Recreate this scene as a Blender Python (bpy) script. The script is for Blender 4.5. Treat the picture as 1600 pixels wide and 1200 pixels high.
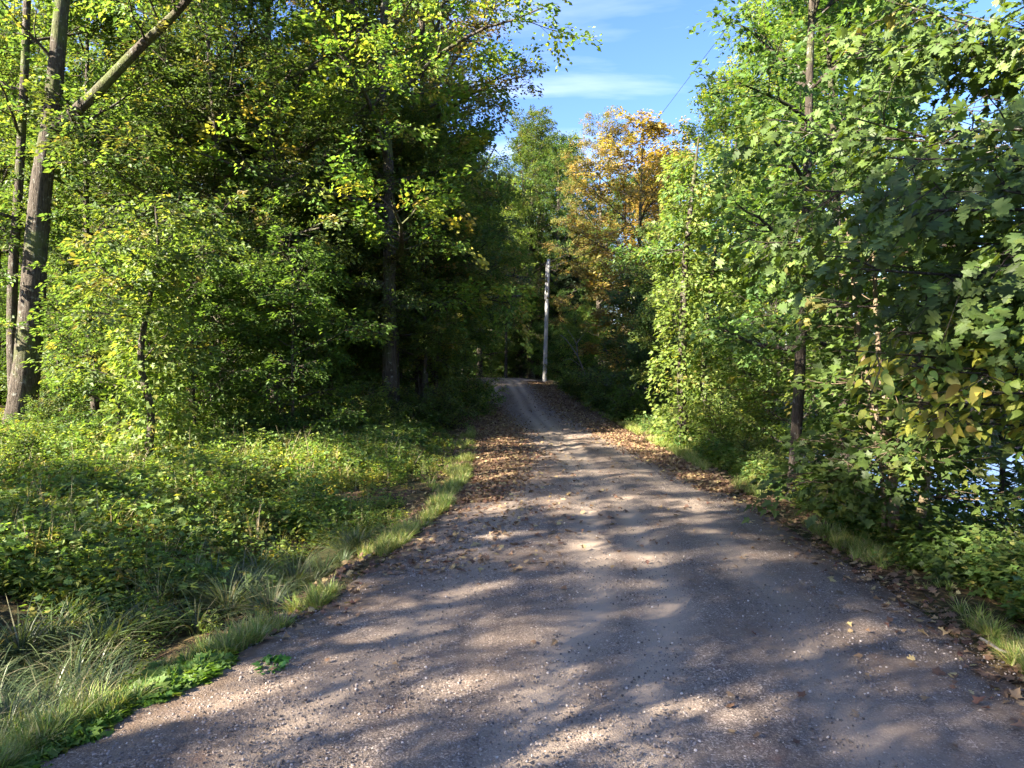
import bpy, math
import numpy as np
from mathutils import Vector

# ------------------------------------------------------------------ camera, sky, sun, exposure
sc = bpy.context.scene
for o in list(bpy.data.objects): bpy.data.objects.remove(o)
R = math.radians
CAM_H, F_PX, HOR = 2.5, 1100.0, 560.0
cam_d = bpy.data.cameras.new('camera'); cam = bpy.data.objects.new('camera', cam_d)
sc.collection.objects.link(cam); sc.camera = cam
cam_d.sensor_width = 36.0; cam_d.lens = 36.0 * F_PX / 1600.0
cam_d.clip_start = 0.05; cam_d.clip_end = 3000
cam.location = (0, 0, CAM_H); cam.rotation_euler = (R(90 - 2.08), 0, 0)

SUN_EL = R(28.5)
SUN_AZ = math.atan2(-0.875, -0.485)          # azimuth measured from +Y towards +X: behind the left shoulder
w = bpy.data.worlds.new('World'); sc.world = w; w.use_nodes = True
wn, wl = w.node_tree.nodes, w.node_tree.links
bg = wn['Background']; bg.inputs['Strength'].default_value = 0.056
sky = wn.new('ShaderNodeTexSky'); sky.sky_type = 'NISHITA'; sky.sun_disc = False
sky.sun_elevation = SUN_EL; sky.sun_rotation = SUN_AZ
sky.altitude = 300; sky.air_density = 1.0; sky.dust_density = 0.5; sky.ozone_density = 3.0
tc = wn.new('ShaderNodeTexCoord'); sep = wn.new('ShaderNodeSeparateXYZ')
wl.new(tc.outputs['Generated'], sep.inputs[0])
def wmath(op, a, b):
    n = wn.new('ShaderNodeMath'); n.operation = op
    for i, v in enumerate((a, b)):
        if isinstance(v, (int, float)): n.inputs[i].default_value = v
        else: wl.new(v, n.inputs[i])
    return n.outputs[0]
zc = wmath('ADD', wmath('MAXIMUM', sep.outputs[2], 0.0), 0.12)
cx = wmath('DIVIDE', sep.outputs[0], zc); cy = wmath('DIVIDE', sep.outputs[1], zc)
cmb = wn.new('ShaderNodeCombineXYZ'); wl.new(wmath('MULTIPLY', cx, 0.55), cmb.inputs[0]); wl.new(wmath('MULTIPLY', cy, 1.5), cmb.inputs[1])
ns = wn.new('ShaderNodeTexNoise'); ns.inputs['Scale'].default_value = 1.3; ns.inputs['Detail'].default_value = 7; ns.inputs['Roughness'].default_value = 0.52
ns.inputs['Distortion'].default_value = 0.3
wl.new(cmb.outputs[0], ns.inputs['Vector'])
cr = wn.new('ShaderNodeValToRGB'); cr.color_ramp.elements[0].position = 0.50; cr.color_ramp.elements[1].position = 0.78
cr.color_ramp.elements[1].color = (0.5, 0.5, 0.5, 1)
wl.new(ns.outputs['Fac'], cr.inputs[0])
mx = wn.new('ShaderNodeMix'); mx.data_type = 'RGBA'; mx.inputs[7].default_value = (4.9, 5.0, 5.3, 1)
hs = wn.new('ShaderNodeHueSaturation'); hs.inputs['Saturation'].default_value = 1.15; hs.inputs['Value'].default_value = 0.95
tn = wn.new('ShaderNodeMix'); tn.data_type = 'RGBA'; tn.blend_type = 'MULTIPLY'; tn.inputs[0].default_value = 1.0; tn.inputs[7].default_value = (0.75, 0.68, 0.80, 1)
wl.new(sky.outputs[0], tn.inputs[6]); wl.new(tn.outputs[2], hs.inputs['Color'])
wl.new(cr.outputs[0], mx.inputs[0]); wl.new(hs.outputs[0], mx.inputs[6]); wl.new(mx.outputs[2], bg.inputs['Color'])

sd = bpy.data.lights.new('sun', 'SUN'); sd.energy = 3.8; sd.angle = R(0.55); sd.color = (1.0, 0.90, 0.74)
sun = bpy.data.objects.new('sun', sd); sc.collection.objects.link(sun)
to_sun = Vector((math.sin(SUN_AZ) * math.cos(SUN_EL), math.cos(SUN_AZ) * math.cos(SUN_EL), math.sin(SUN_EL)))
sun.rotation_euler = to_sun.to_track_quat('Z', 'Y').to_euler()

sc.view_settings.view_transform = 'Standard'; sc.view_settings.look = 'None'
sc.view_settings.exposure = 3.4; sc.view_settings.gamma = 1.0; sc.view_settings.use_curve_mapping = False
sc.render.engine = 'CYCLES'
cy_ = sc.cycles; cy_.use_denoising = True; cy_.max_bounces = 7; cy_.diffuse_bounces = 5; cy_.glossy_bounces = 2
cy_.transmission_bounces = 4; cy_.transparent_max_bounces = 4; cy_.sample_clamp_indirect = 4.0
cy_.use_adaptive_sampling = True; cy_.adaptive_threshold = 0.015; cy_.caustics_reflective = False; cy_.caustics_refractive = False

# ------------------------------------------------------------------ helpers
COL = sc.collection
rng = np.random.default_rng(7)
def tag(o, label=None, cat=None, group=None, kind=None):
    for k, v in (('label', label), ('category', cat), ('group', group), ('kind', kind)):
        if v: o[k] = v
    return o
def link(name, data, parent=None, loc=None, rz=0.0, s=None):
    o = bpy.data.objects.new(name, data); COL.objects.link(o)
    if parent: o.parent = parent
    if loc is not None: o.location = loc
    if rz: o.rotation_euler = (0, 0, rz)
    if s is not None: o.scale = (s, s, s) if np.isscalar(s) else s
    return o
def mesh_np(name, V, F, mat=None, col=None, smooth=False):
    """V (n,3); F list of int arrays (m,k)"""
    V = np.asarray(V, np.float32)
    if isinstance(F, np.ndarray): F = [F]
    me = bpy.data.meshes.new(name)
    me.vertices.add(len(V)); me.vertices.foreach_set('co', V.ravel())
    idx = np.concatenate([f.ravel() for f in F]).astype(np.int32)
    tot = np.concatenate([np.full(len(f), f.shape[1]) for f in F]).astype(np.int32)
    start = np.concatenate([[0], np.cumsum(tot)[:-1]]).astype(np.int32)
    me.loops.add(len(idx)); me.loops.foreach_set('vertex_index', idx)
    me.polygons.add(len(tot)); me.polygons.foreach_set('loop_start', start)
    me.polygons.foreach_set('use_smooth', np.full(len(tot), bool(smooth)))
    if col is not None:
        c = np.ones((len(V), 4), np.float32); c[:, :3] = col
        a = me.attributes.new('Col', 'FLOAT_COLOR', 'POINT'); a.data.foreach_set('color', c.ravel())
    me.update(calc_edges=True)
    if mat: me.materials.append(mat)
    return me
class Geo:
    def __init__(s): s.V = []; s.F = {}; s.C = []; s.n = 0
    def add(s, V, F, col=None):
        V = np.asarray(V, float)
        for f in (F if isinstance(F, (list, tuple)) else [F]):
            s.F.setdefault(f.shape[1], []).append(f + s.n)
        s.V.append(V); s.n += len(V)
        if col is not None: s.C.append(np.broadcast_to(col, (len(V), 3)))
    def mesh(s, name, mat, smooth=False):
        return mesh_np(name, np.concatenate(s.V), [np.concatenate(f) for f in s.F.values()], mat,
                       np.concatenate(s.C) if s.C else None, smooth)
def unit(v):
    v = np.asarray(v, float); return v / np.maximum(np.linalg.norm(v, axis=-1, keepdims=True), 1e-9)
def tube(P, rad, sides=6, jit=None, cap=False):
    P = np.asarray(P, float); rad = np.asarray(rad, float); n = len(P)
    T = unit(np.gradient(P, axis=0))
    ref = np.array([1.0, 0.13, 0.0]) if abs(T[:, 2]).mean() > 0.6 else np.array([0.0, 0.0, 1.0])
    A = unit(np.cross(T, ref)); B = np.cross(T, A)
    th = np.arange(sides) * 2 * math.pi / sides
    rr = rad[:, None] * np.ones((1, sides))
    if jit is not None: rr = rr * jit
    V = P[:, None] + rr[..., None] * (A[:, None] * np.cos(th)[None, :, None] + B[:, None] * np.sin(th)[None, :, None])
    i = np.arange(n - 1)[:, None] * sides; j = np.arange(sides)[None]
    j2 = (j + 1) % sides
    F = np.stack([i + j, i + j2, i + sides + j2, i + sides + j], -1).reshape(-1, 4)
    V = V.reshape(-1, 3)
    if cap:
        V = np.vstack([V, P[-1]]); k = (n - 1) * sides
        F3 = np.stack([k + j[0], k + j2[0], np.full(sides, n * sides)], -1)
        return V, [F, F3]
    return V, [F]
def curve(P, n):
    """smooth Catmull-Rom resample"""
    P = np.asarray(P, float); m = len(P)
    t = np.linspace(0, m - 1, n); i = np.clip(t.astype(int), 0, m - 2); f = (t - i)[:, None]
    g = lambda k: P[np.clip(k, 0, m - 1)]
    a, b, c, d = g(i - 1), g(i), g(i + 1), g(i + 2)
    return 0.5 * ((2 * b) + (c - a) * f + (2 * a - 5 * b + 4 * c - d) * f**2 + (3 * b - a - 3 * c + d) * f**3)
def px(x, y, depth):
    """a point of the place at a given distance ahead of the viewpoint"""
    return np.array([(x - 800) / F_PX * depth, depth, CAM_H + (HOR - y) / F_PX * depth])

# cheap smooth 2-D value noise for terrain
def vnoise(x, y, seed=0):
    x = np.asarray(x, float); y = np.asarray(y, float)
    xi = np.floor(x).astype(np.int64); yi = np.floor(y).astype(np.int64); fx = x - xi; fy = y - yi
    fx = fx * fx * (3 - 2 * fx); fy = fy * fy * (3 - 2 * fy)
    def h(a, b):
        k = (a * 374761393 + b * 668265263 + seed * 1442695041) & 0x7fffffff
        k = ((k ^ (k >> 13)) * 1274126177) & 0x7fffffff
        return ((k ^ (k >> 16)) & 0xffff) / 65535.0
    return (h(xi, yi) * (1 - fx) + h(xi + 1, yi) * fx) * (1 - fy) + (h(xi, yi + 1) * (1 - fx) + h(xi + 1, yi + 1) * fx) * fy
def fbm(x, y, o=4, seed=0):
    v = 0; a = 0.5
    for k in range(o):
        v = v + a * vnoise(x, y, seed + k); x = x * 2.03 + 3.1; y = y * 2.03 + 1.7; a *= 0.5
    return v

# ------------------------------------------------------------------ materials
def new_mat(name):
    m = bpy.data.materials.new(name); m.use_nodes = True
    nt = m.node_tree; nt.nodes.clear()
    out = nt.nodes.new('ShaderNodeOutputMaterial')
    return m, nt, out
class N:
    def __init__(s, nt): s.nt = nt
    def n(s, t, **kw):
        nd = s.nt.nodes.new('ShaderNode' + t)
        for k, v in kw.items():
            if hasattr(nd, k): setattr(nd, k, v)
            else: s.set(nd.inputs[k.replace('_', ' ')], v)
        return nd
    def set(s, inp, v):
        if hasattr(v, 'links') or hasattr(v, 'is_linked'): s.nt.links.new(v, inp)
        else: inp.default_value = v
    def math(s, op, a, b=0.0, clamp=False):
        nd = s.nt.nodes.new('ShaderNodeMath'); nd.operation = op; nd.use_clamp = clamp
        s.set(nd.inputs[0], a); s.set(nd.inputs[1], b); return nd.outputs[0]
    def mix(s, f, a, b, blend='MIX'):
        nd = s.nt.nodes.new('ShaderNodeMix'); nd.data_type = 'RGBA'; nd.blend_type = blend
        s.set(nd.inputs[0], f); s.set(nd.inputs[6], a); s.set(nd.inputs[7], b); return nd.outputs[2]
    def noise(s, vec, scale, detail=4, rough=0.55, dist=0.0):
        nd = s.n('TexNoise'); s.set(nd.inputs['Vector'], vec); nd.inputs['Scale'].default_value = scale
        nd.inputs['Detail'].default_value = detail; nd.inputs['Roughness'].default_value = rough; nd.inputs['Distortion'].default_value = dist
        return nd.outputs['Fac']
    def ramp(s, f, stops):
        nd = s.n('ValToRGB'); s.set(nd.inputs[0], f); e = nd.color_ramp.elements
        while len(e) < len(stops): e.new(0.5)
        for el, (p, c) in zip(e, stops):
            el.position = p; el.color = (c, c, c, 1) if np.isscalar(c) else (*c, 1)
        return nd.outputs[0]
def leaf_mat(name, trans=0.42, gloss=0.35, rough=0.42, tcol=(1.25, 1.15, 0.35), var=0.18):
    m, nt, out = new_mat(name); k = N(nt)
    a = k.n('Attribute'); a.attribute_name = 'Col'
    oi = k.n('ObjectInfo')
    hv = k.n('HueSaturation'); hv.inputs['Saturation'].default_value = 0.90
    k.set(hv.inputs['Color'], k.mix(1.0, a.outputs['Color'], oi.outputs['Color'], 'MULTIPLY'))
    k.set(hv.inputs['Hue'], k.math('ADD', k.math('MULTIPLY', oi.outputs['Random'], 0.03), 0.485))
    k.set(hv.inputs['Value'], k.math('ADD', k.math('MULTIPLY', oi.outputs['Random'], var * 2), 1 - var))
    p = k.n('BsdfPrincipled'); k.set(p.inputs['Base Color'], hv.outputs[0])
    p.inputs['Roughness'].default_value = rough; p.inputs['Specular IOR Level'].default_value = gloss
    t = k.n('BsdfTranslucent'); k.set(t.inputs['Color'], k.mix(1.0, hv.outputs[0], (*tcol, 1), 'MULTIPLY'))
    ms = k.n('MixShader'); ms.inputs[0].default_value = trans
    nt.links.new(p.outputs[0], ms.inputs[1]); nt.links.new(t.outputs[0], ms.inputs[2]); nt.links.new(ms.outputs[0], out.inputs[0])
    return m
M_LEAF = leaf_mat('foliage_leaf', trans=0.46, gloss=.3, rough=.52, tcol=(1.65, 1.65, 0.7))
M_OAK = leaf_mat('oak_leaf_glossy', trans=0.36, gloss=0.3, rough=0.55, tcol=(1.7, 1.6, 0.45), var=0.25)
M_GRASS = leaf_mat('grass_blade', trans=0.3, gloss=0.3, tcol=(1.5, 1.4, 0.5))
M_DRY = leaf_mat('dry_fallen_leaf', trans=0.12, gloss=0.2, rough=0.6, tcol=(1.2, 1.0, 0.6), var=0.3)
def bark_mat(name, c1, c2, moss=0.25, sc_=1.0):
    m, nt, out = new_mat(name); k = N(nt)
    tcn = k.n('TexCoord'); mp = k.n('Mapping'); k.set(mp.inputs['Vector'], tcn.outputs['Object']); mp.inputs['Scale'].default_value = (16 * sc_, 16 * sc_, 3.0 * sc_)
    f = k.noise(mp.outputs[0], 1.5, 6, 0.65, 0.4)
    g = k.noise(tcn.outputs['Object'], 1.1, 3)
    c = k.mix(k.ramp(f, [(0.3, 0.0), (0.7, 1.0)]), (*c1, 1), (*c2, 1))
    gm = k.n('NewGeometry')
    c = k.mix(k.math('MULTIPLY', k.ramp(g, [(0.5, 0.0), (0.62, 1.0)]), moss), c, (0.10, 0.13, 0.035, 1))
    lich = k.noise(tcn.outputs['Object'], 9.0, 3)
    c = k.mix(k.math('MULTIPLY', k.ramp(lich, [(0.6, 0.0), (0.68, 1.0)]), 0.45), c, (0.32, 0.33, 0.29, 1))
    p = k.n('BsdfPrincipled'); k.set(p.inputs['Base Color'], c); p.inputs['Roughness'].default_value = 0.9; p.inputs['Specular IOR Level'].default_value = 0.15
    b = k.n('Bump'); b.inputs['Strength'].default_value = 1.0; b.inputs['Distance'].default_value = 0.07; k.set(b.inputs['Height'], f)
    nt.links.new(b.outputs[0], p.inputs['Normal']); nt.links.new(p.outputs[0], out.inputs[0])
    return m
M_BARK = bark_mat('grey_brown_bark', (0.025, 0.02, 0.015), (0.12, 0.10, 0.08), 0.6)
M_BARKD = bark_mat('dark_bark', (0.028, 0.022, 0.017), (0.09, 0.074, 0.06), 0.3)
M_BARKL = bark_mat('pale_tan_bark', (0.10, 0.07, 0.045), (0.25, 0.19, 0.13), 0.2)
M_TWIG = bark_mat('grey_dead_twig', (0.16, 0.14, 0.12), (0.34, 0.31, 0.27), 0.0)

# road gravel
def road_mat():
    m, nt, out = new_mat('gravel_road_surface'); k = N(nt)
    tcn = k.n('TexCoord'); P = tcn.outputs['Object']
    def vor(scale, feat='F1'):
        v = k.n('TexVoronoi'); v.feature = feat; k.set(v.inputs['Vector'], P); v.inputs['Scale'].default_value = scale; return v
    v1 = vor(68.0); v2 = vor(130.0); v3 = vor(31.0)
    s1 = k.n('SeparateColor'); k.set(s1.inputs[0], v1.outputs['Color'])
    s2 = k.n('SeparateColor'); k.set(s2.inputs[0], v2.outputs['Color'])
    s3 = k.n('SeparateColor'); k.set(s3.inputs[0], v3.outputs['Color'])
    stone = k.ramp(s1.outputs[0], [(0.0, (0.07, 0.058, 0.055)), (0.45, (0.145, 0.122, 0.112)), (0.8, (0.22, 0.19, 0.172)), (1.0, (0.46, 0.41, 0.37))])
    stone2 = k.ramp(s2.outputs[1], [(0.0, (0.075, 0.062, 0.058)), (0.6, (0.16, 0.136, 0.124)), (1.0, (0.40, 0.35, 0.32))])
    c = k.mix(k.ramp(s3.outputs[2], [(0.45, 0.0), (0.55, 1.0)]), stone, stone2)
    # brown fines, reddish soil and dusty wheel tracks
    n1 = k.noise(P, 0.55, 5, 0.6, 0.3); n2 = k.noise(P, 1.7, 5, 0.65); n3 = k.noise(P, 7.0, 5, 0.7)
    soil = k.mix(n3, (0.11, 0.083, 0.066, 1), (0.215, 0.165, 0.13, 1))
    fs = k.math('MULTIPLY', k.ramp(n1, [(0.42, 0.0), (0.62, 1.0)]), k.ramp(n3, [(0.35, 0.25), (0.6, 0.95)]))
    c = k.mix(fs, c, soil)
    red = k.math('MULTIPLY', k.ramp(n2, [(0.56, 0.0), (0.68, 0.75)]), k.ramp(n3, [(0.4, 0.2), (0.6, 1.0)]))
    c = k.mix(red, c, (0.135, 0.082, 0.066, 1))
    at = k.n('Attribute'); at.attribute_name = 'Col'
    sa = k.n('SeparateColor'); k.set(sa.inputs[0], at.outputs['Color'])
    mpt = k.n('Mapping'); k.set(mpt.inputs['Vector'], P); mpt.inputs['Scale'].default_value = (2.6, 0.22, 1)
    lw = k.noise(mpt.outputs[0], 1.6, 4, 0.6)
    c = k.mix(k.math('MULTIPLY', k.ramp(lw, [(0.5, 0.0), (0.64, 0.55)]), k.ramp(n3, [(0.35, 0.4), (0.6, 1.0)])), c, (0.21, 0.175, 0.148, 1))
    c = k.mix(k.ramp(lw, [(0.32, 0.55), (0.46, 0.0)]), c, (0.085, 0.068, 0.06, 1))
    track = k.math('MULTIPLY', sa.outputs[0], k.ramp(n2, [(0.3, 0.75), (0.55, 1.0)]))
    c = k.mix(track, c, k.mix(n3, (0.27, 0.228, 0.192, 1), (0.38, 0.325, 0.275, 1)))
    edge = k.math('MULTIPLY', sa.outputs[1], k.ramp(n3, [(0.35, 0.0), (0.6, 1.0)]))
    c = k.mix(edge, c, (0.085, 0.06, 0.04, 1))
    c = k.mix(1.0, c, (1.04, 0.96, 0.86, 1), 'MULTIPLY')
    p = k.n('BsdfPrincipled'); k.set(p.inputs['Base Color'], c); p.inputs['Roughness'].default_value = 0.85; p.inputs['Specular IOR Level'].default_value = 0.25
    h = k.math('ADD', k.math('MULTIPLY', v1.outputs['Distance'], -0.9), k.math('ADD', k.math('MULTIPLY', v2.outputs['Distance'], -0.35), k.math('MULTIPLY', n3, 1.2)))
    h = k.math('ADD', h, k.math('MULTIPLY', s1.outputs[1], 0.35))
    b = k.n('Bump'); b.inputs['Strength'].default_value = 0.7; b.inputs['Distance'].default_value = 0.007; k.set(b.inputs['Height'], h)
    nt.links.new(b.outputs[0], p.inputs['Normal']); nt.links.new(p.outputs[0], out.inputs[0])
    return m
M_ROAD = road_mat()
def ground_mat():
    m, nt, out = new_mat('forest_floor'); k = N(nt)
    tcn = k.n('TexCoord'); P = tcn.outputs['Object']
    v = k.n('TexVoronoi'); k.set(v.inputs['Vector'], P); v.inputs['Scale'].default_value = 17.0
    s = k.n('SeparateColor'); k.set(s.inputs[0], v.outputs['Color'])
    lit = k.ramp(s.outputs[0], [(0.0, (0.03, 0.02, 0.012)), (0.5, (0.08, 0.05, 0.028)), (0.8, (0.15, 0.095, 0.05)), (1.0, (0.22, 0.16, 0.07))])
    n1 = k.noise(P, 0.7, 5, 0.65); n2 = k.noise(P, 6.0, 5, 0.7)
    c = k.mix(k.ramp(n2, [(0.4, 0.0), (0.65, 0.9)]), lit, (0.05, 0.038, 0.026, 1))
    c = k.mix(k.math('MULTIPLY', k.ramp(n1, [(0.42, 0.0), (0.6, 1.0)]), k.ramp(n2, [(0.35, 0.2), (0.6, 0.8)])), c, (0.045, 0.062, 0.018, 1))
    p = k.n('BsdfPrincipled'); k.set(p.inputs['Base Color'], c); p.inputs['Roughness'].default_value = 0.95; p.inputs['Specular IOR Level'].default_value = 0.1
    b = k.n('Bump'); b.inputs['Strength'].default_value = 0.8; b.inputs['Distance'].default_value = 0.05
    k.set(b.inputs['Height'], k.math('ADD', n2, k.math('MULTIPLY', s.outputs[1], 0.4)))
    nt.links.new(b.outputs[0], p.inputs['Normal']); nt.links.new(p.outputs[0], out.inputs[0])
    return m
M_GROUND = ground_mat()
def simple_mat(name, c, rough=0.8, c2=None, scale=8.0, metal=0.0, spec=0.3, bump=0.0):
    m, nt, out = new_mat(name); k = N(nt)
    tcn = k.n('TexCoord'); p = k.n('BsdfPrincipled'); p.inputs['Roughness'].default_value = rough; p.inputs['Metallic'].default_value = metal
    p.inputs['Specular IOR Level'].default_value = spec
    f = k.noise(tcn.outputs['Object'], scale, 5, 0.65)
    if c2: k.set(p.inputs['Base Color'], k.mix(k.ramp(f, [(0.3, 0.0), (0.7, 1.0)]), (*c, 1), (*c2, 1)))
    else: p.inputs['Base Color'].default_value = (*c, 1)
    if bump:
        b = k.n('Bump'); b.inputs['Strength'].default_value = 0.6; b.inputs['Distance'].default_value = bump; k.set(b.inputs['Height'], f)
        nt.links.new(b.outputs[0], p.inputs['Normal'])
    nt.links.new(p.outputs[0], out.inputs[0]); return m
M_WATER = simple_mat('lake_water', (0.02, 0.03, 0.035), 0.06, spec=0.6, bump=0.05, scale=1.2)
M_POLE = simple_mat('weathered_pole_wood', (0.27, 0.265, 0.255), 0.8, (0.47, 0.465, 0.45), 3.0, bump=0.01)
M_METAL = simple_mat('galvanised_metal', (0.35, 0.35, 0.36), 0.45, metal=0.8)
M_WIRE = simple_mat('black_cable', (0.02, 0.02, 0.022), 0.6)
def stone_mat():
    m, nt, out = new_mat('loose_stone'); k = N(nt)
    oi = k.n('ObjectInfo')
    c = k.ramp(oi.outputs['Random'], [(0.0, (0.07, 0.058, 0.05)), (0.4, (0.145, 0.12, 0.106)), (0.75, (0.235, 0.195, 0.172)), (0.93, (0.36, 0.305, 0.265)), (1.0, (0.6, 0.52, 0.45))])
    p = k.n('BsdfPrincipled'); k.set(p.inputs['Base Color'], c); p.inputs['Roughness'].default_value = 0.8; p.inputs['Specular IOR Level'].default_value = 0.3
    nt.links.new(p.outputs[0], out.inputs[0]); return m
M_STONE = stone_mat()

# ------------------------------------------------------------------ terrain
RY = np.array([-40, 0, 2, 4.4, 5.5, 7, 8.6, 11.5, 14.5, 19.6, 30, 45, 57, 75, 110, 160.])
RL = np.array([-4, -3.7, -3.4, -2.95, -2.45, -1.85, -1.56, -1.04, -.85, -.98, -1.66, -2.0, -2.3, -5.5, -16, -34.])
RR = np.array([3.4, 3.5, 3.6, 3.7, 3.8, 4.1, 4.0, 4.05, 3.94, 3.92, 3.6, 3.0, 2.5, -.6, -11, -29.])
def road_l(y): return np.interp(y, RY, RL)
def road_r(y): return np.interp(y, RY, RR)
def rise(y): return np.interp(y, [-50, 25, 35, 48, 60, 66, 80, 120, 400], [0, 0, .06, .36, .68, .66, .0, -1.5, -1.5])
def far_hill(x, y): return np.interp(y, [84, 130, 220, 500], [0, 9, 18, 30]) * np.clip((26 - x) / 26, 0, 1) + np.interp(x, [300, 480, 900], [0, 26, 50])
def groundz(x, y):
    x = np.asarray(x, float); y = np.asarray(y, float)
    l, r = road_l(y), road_r(y)
    z = rise(y)
    dl = l - x; dr = x - r
    ditch = np.interp(dl, [0, .35, 1.1, 1.9, 2.8, 4.2, 7, 16, 45, 90, 300], [0, -.05, -.40, -.55, -.42, -.05, .10, .35, 3.0, 6, 9])
    flat = np.interp(dl, [0, 1.0, 3, 8, 16, 45, 90, 300], [0, .02, .10, .3, .6, 3.2, 6, 9])
    wd = np.clip((15 - y) / 6, 0, 1); wd = wd * wd * (3 - 2 * wd)
    left = ditch * wd + flat * (1 - wd)
    drop = np.interp(dr, [0, .6, 1.5, 2.6, 5, 8, 300], [0, .02, -.10, -.55, -2.0, -3.6, -4.0])
    wr = np.interp(y, [-50, 22, 40, 60, 100], [1, 1, .75, .5, .3])
    z = z + np.where(dl > 0, left, 0) + np.where(dr > 0, drop * wr, 0)
    n = (fbm(x * .8, y * .8, 4, 3) - .47) * .22 * np.clip(np.maximum(dl, dr) / 1.5, 0, 1)
    # camber on the road
    c = (l + r) / 2; hw = (r - l) / 2
    inside = np.clip(1 - ((x - c) / hw) ** 2, 0, 1)
    return z + n + 0.07 * inside + far_hill(x, y)
gxs = np.concatenate([-np.geomspace(1500, 32, 16), np.arange(-30, -12, .6), np.arange(-12, 12, .2), np.arange(12, 30, .8), np.geomspace(30, 1500, 16)])
gys = np.concatenate([-np.geomspace(800, 12, 12), np.arange(-10, 2, 1.0), np.arange(2, 26, .2), np.arange(26, 72, .6), np.arange(72, 130, 3), np.geomspace(132, 2500, 14)])
GX, GY = np.meshgrid(gxs, gys)
GZ = groundz(GX, GY)
inr = (GX > road_l(GY) + .12) & (GX < road_r(GY) - .12)
GZ = np.where(inr, GZ - .14, GZ)
def grid_faces(nx, ny):
    i = np.arange(ny - 1)[:, None] * nx + np.arange(nx - 1)[None]
    return np.stack([i, i + 1, i + nx + 1, i + nx], -1).reshape(-1, 4)
g = link('ground', mesh_np('ground', np.stack([GX, GY, GZ], -1).reshape(-1, 3), grid_faces(len(gxs), len(gys)), M_GROUND, smooth=True))
tag(g, 'brown leaf strewn forest floor either side of the road', 'ground', kind='structure')
# road sheet
us = np.linspace(-0.045, 1.045, 97)
ys = np.concatenate([np.arange(-25, 2, 1.0), np.arange(2, 24, .12), np.arange(24, 75, .5), np.arange(75, 140, 2.0)])
U, Y = np.meshgrid(us, ys)
L, W = road_l(Y), road_r(Y) - road_l(Y)
edge_w = (fbm(Y * 1.3, U * 0 + np.sign(U - .5) * 9, 4, 11) - .47) * .55
X = L + W * U + edge_w * np.clip(np.abs(U - .5) * 2 - .55, 0, 1) * np.sign(U - .5)
Z = groundz(np.clip(X, L, L + W), Y)
rut = 0
for rc in (0.20, 0.44, 0.56, 0.80):
    rcy = rc + (fbm(Y * .12, Y * 0 + rc * 40, 2, 5) - .4) * .12
    rut = np.maximum(rut, np.exp(-((U - rcy) / .042) ** 2) * (.55 + .45 * (rc in (.44, .56))))
Z += -.022 * rut + (fbm(X * 2.2, Y * 2.2, 4, 21) - .47) * .035
out_ = np.clip((np.abs(U - .5) - .5) / .045, 0, 1); Z += .012 - out_ * .16
em = np.clip((np.abs(U - .5) - .40) / .1, 0, 1)
rd = link('road', mesh_np('road', np.stack([X, Y, Z], -1).reshape(-1, 3), grid_faces(len(us), len(ys)), M_ROAD,
          col=np.stack([rut, em, em * 0], -1).reshape(-1, 3), smooth=True))
tag(rd, 'grey gravel road running away between the trees', 'road', kind='structure')
def roadz(x, y):
    return groundz(x, y) + .012
lk = link('lake', mesh_np('lake', [(7.5, -60, -2.7), (900, -60, -2.7), (900, 900, -2.7), (7.5, 900, -2.7)], np.array([[0, 1, 2, 3]]), M_WATER))
tag(lk, 'pale lake water glinting behind the bank trees', 'lake', kind='structure')

# ------------------------------------------------------------------ leaves and trees
def tmpl(outline, center=None, zf=0.10, curl=0.0):
    """mirror a right-hand outline (base .. tip) into a leaf; folded along the midrib"""
    o = np.asarray(outline, float)
    right = o; left = o[1:-1][::-1] * [-1, 1]
    P = np.vstack([right, left]); z = np.abs(P[:, 0]) * zf - curl * P[:, 1] ** 2
    V = np.column_stack([P, z])
    if center is None:
        n = len(o); F = []
        # strip triangulation between mirrored points
        rid = list(range(n)); lid = [0] + [len(P) - k for k in range(1, n - 1)] + [n - 1]
        for k in range(n - 1):
            if k == 0: F.append((0, rid[1], lid[1]))
            elif k == n - 2: F.append((rid[k], n - 1, lid[k]))
            else: F += [(rid[k], rid[k + 1], lid[k + 1]), (rid[k], lid[k + 1], lid[k])]
        return V, np.array(F)
    V = np.vstack([V, [0, center, -curl * center ** 2]]); c = len(V) - 1; m = len(P)
    return V, np.array([(c, k, (k + 1) % m) for k in range(m)])
T_DIA = (np.array([(0, 0, 0), (.34, .42, .07), (0, 1, -.12), (-.34, .42, .07)]), np.array([(0, 1, 2), (0, 2, 3)]))
T_OVAL = (np.array([(0, 0, 0), (.24, .22, .05), (.27, .55, .05), (0, 1, -.16), (-.27, .55, .05), (-.24, .22, .05)]), np.array([(0, 1, 2), (0, 2, 3), (0, 3, 4), (0, 4, 5)]))
T_MAPLE = tmpl([(0, 0), (.26, -.06), (.25, .14), (.54, .36), (.24, .47), (.20, .62), (0, 1)], .33, .10, .12)
T_OAK = tmpl([(0, 0), (.05, .13), (.27, .12), (.31, .22), (.17, .30), (.42, .36), (.50, .50), (.18, .55), (.38, .70), (.36, .79), (.15, .80), (.10, .92), (0, 1)], None, .09, .30)
T_BEECH = tmpl([(0, 0), (.14, .08), (.25, .26), (.27, .48), (.17, .76), (0, 1)], None, .38, .28)
T_CURL = tmpl([(0, 0), (.24, 0), (.22, .2), (.48, .4), (.22, .5), (0, 1)], .35, .5, .3)

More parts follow.
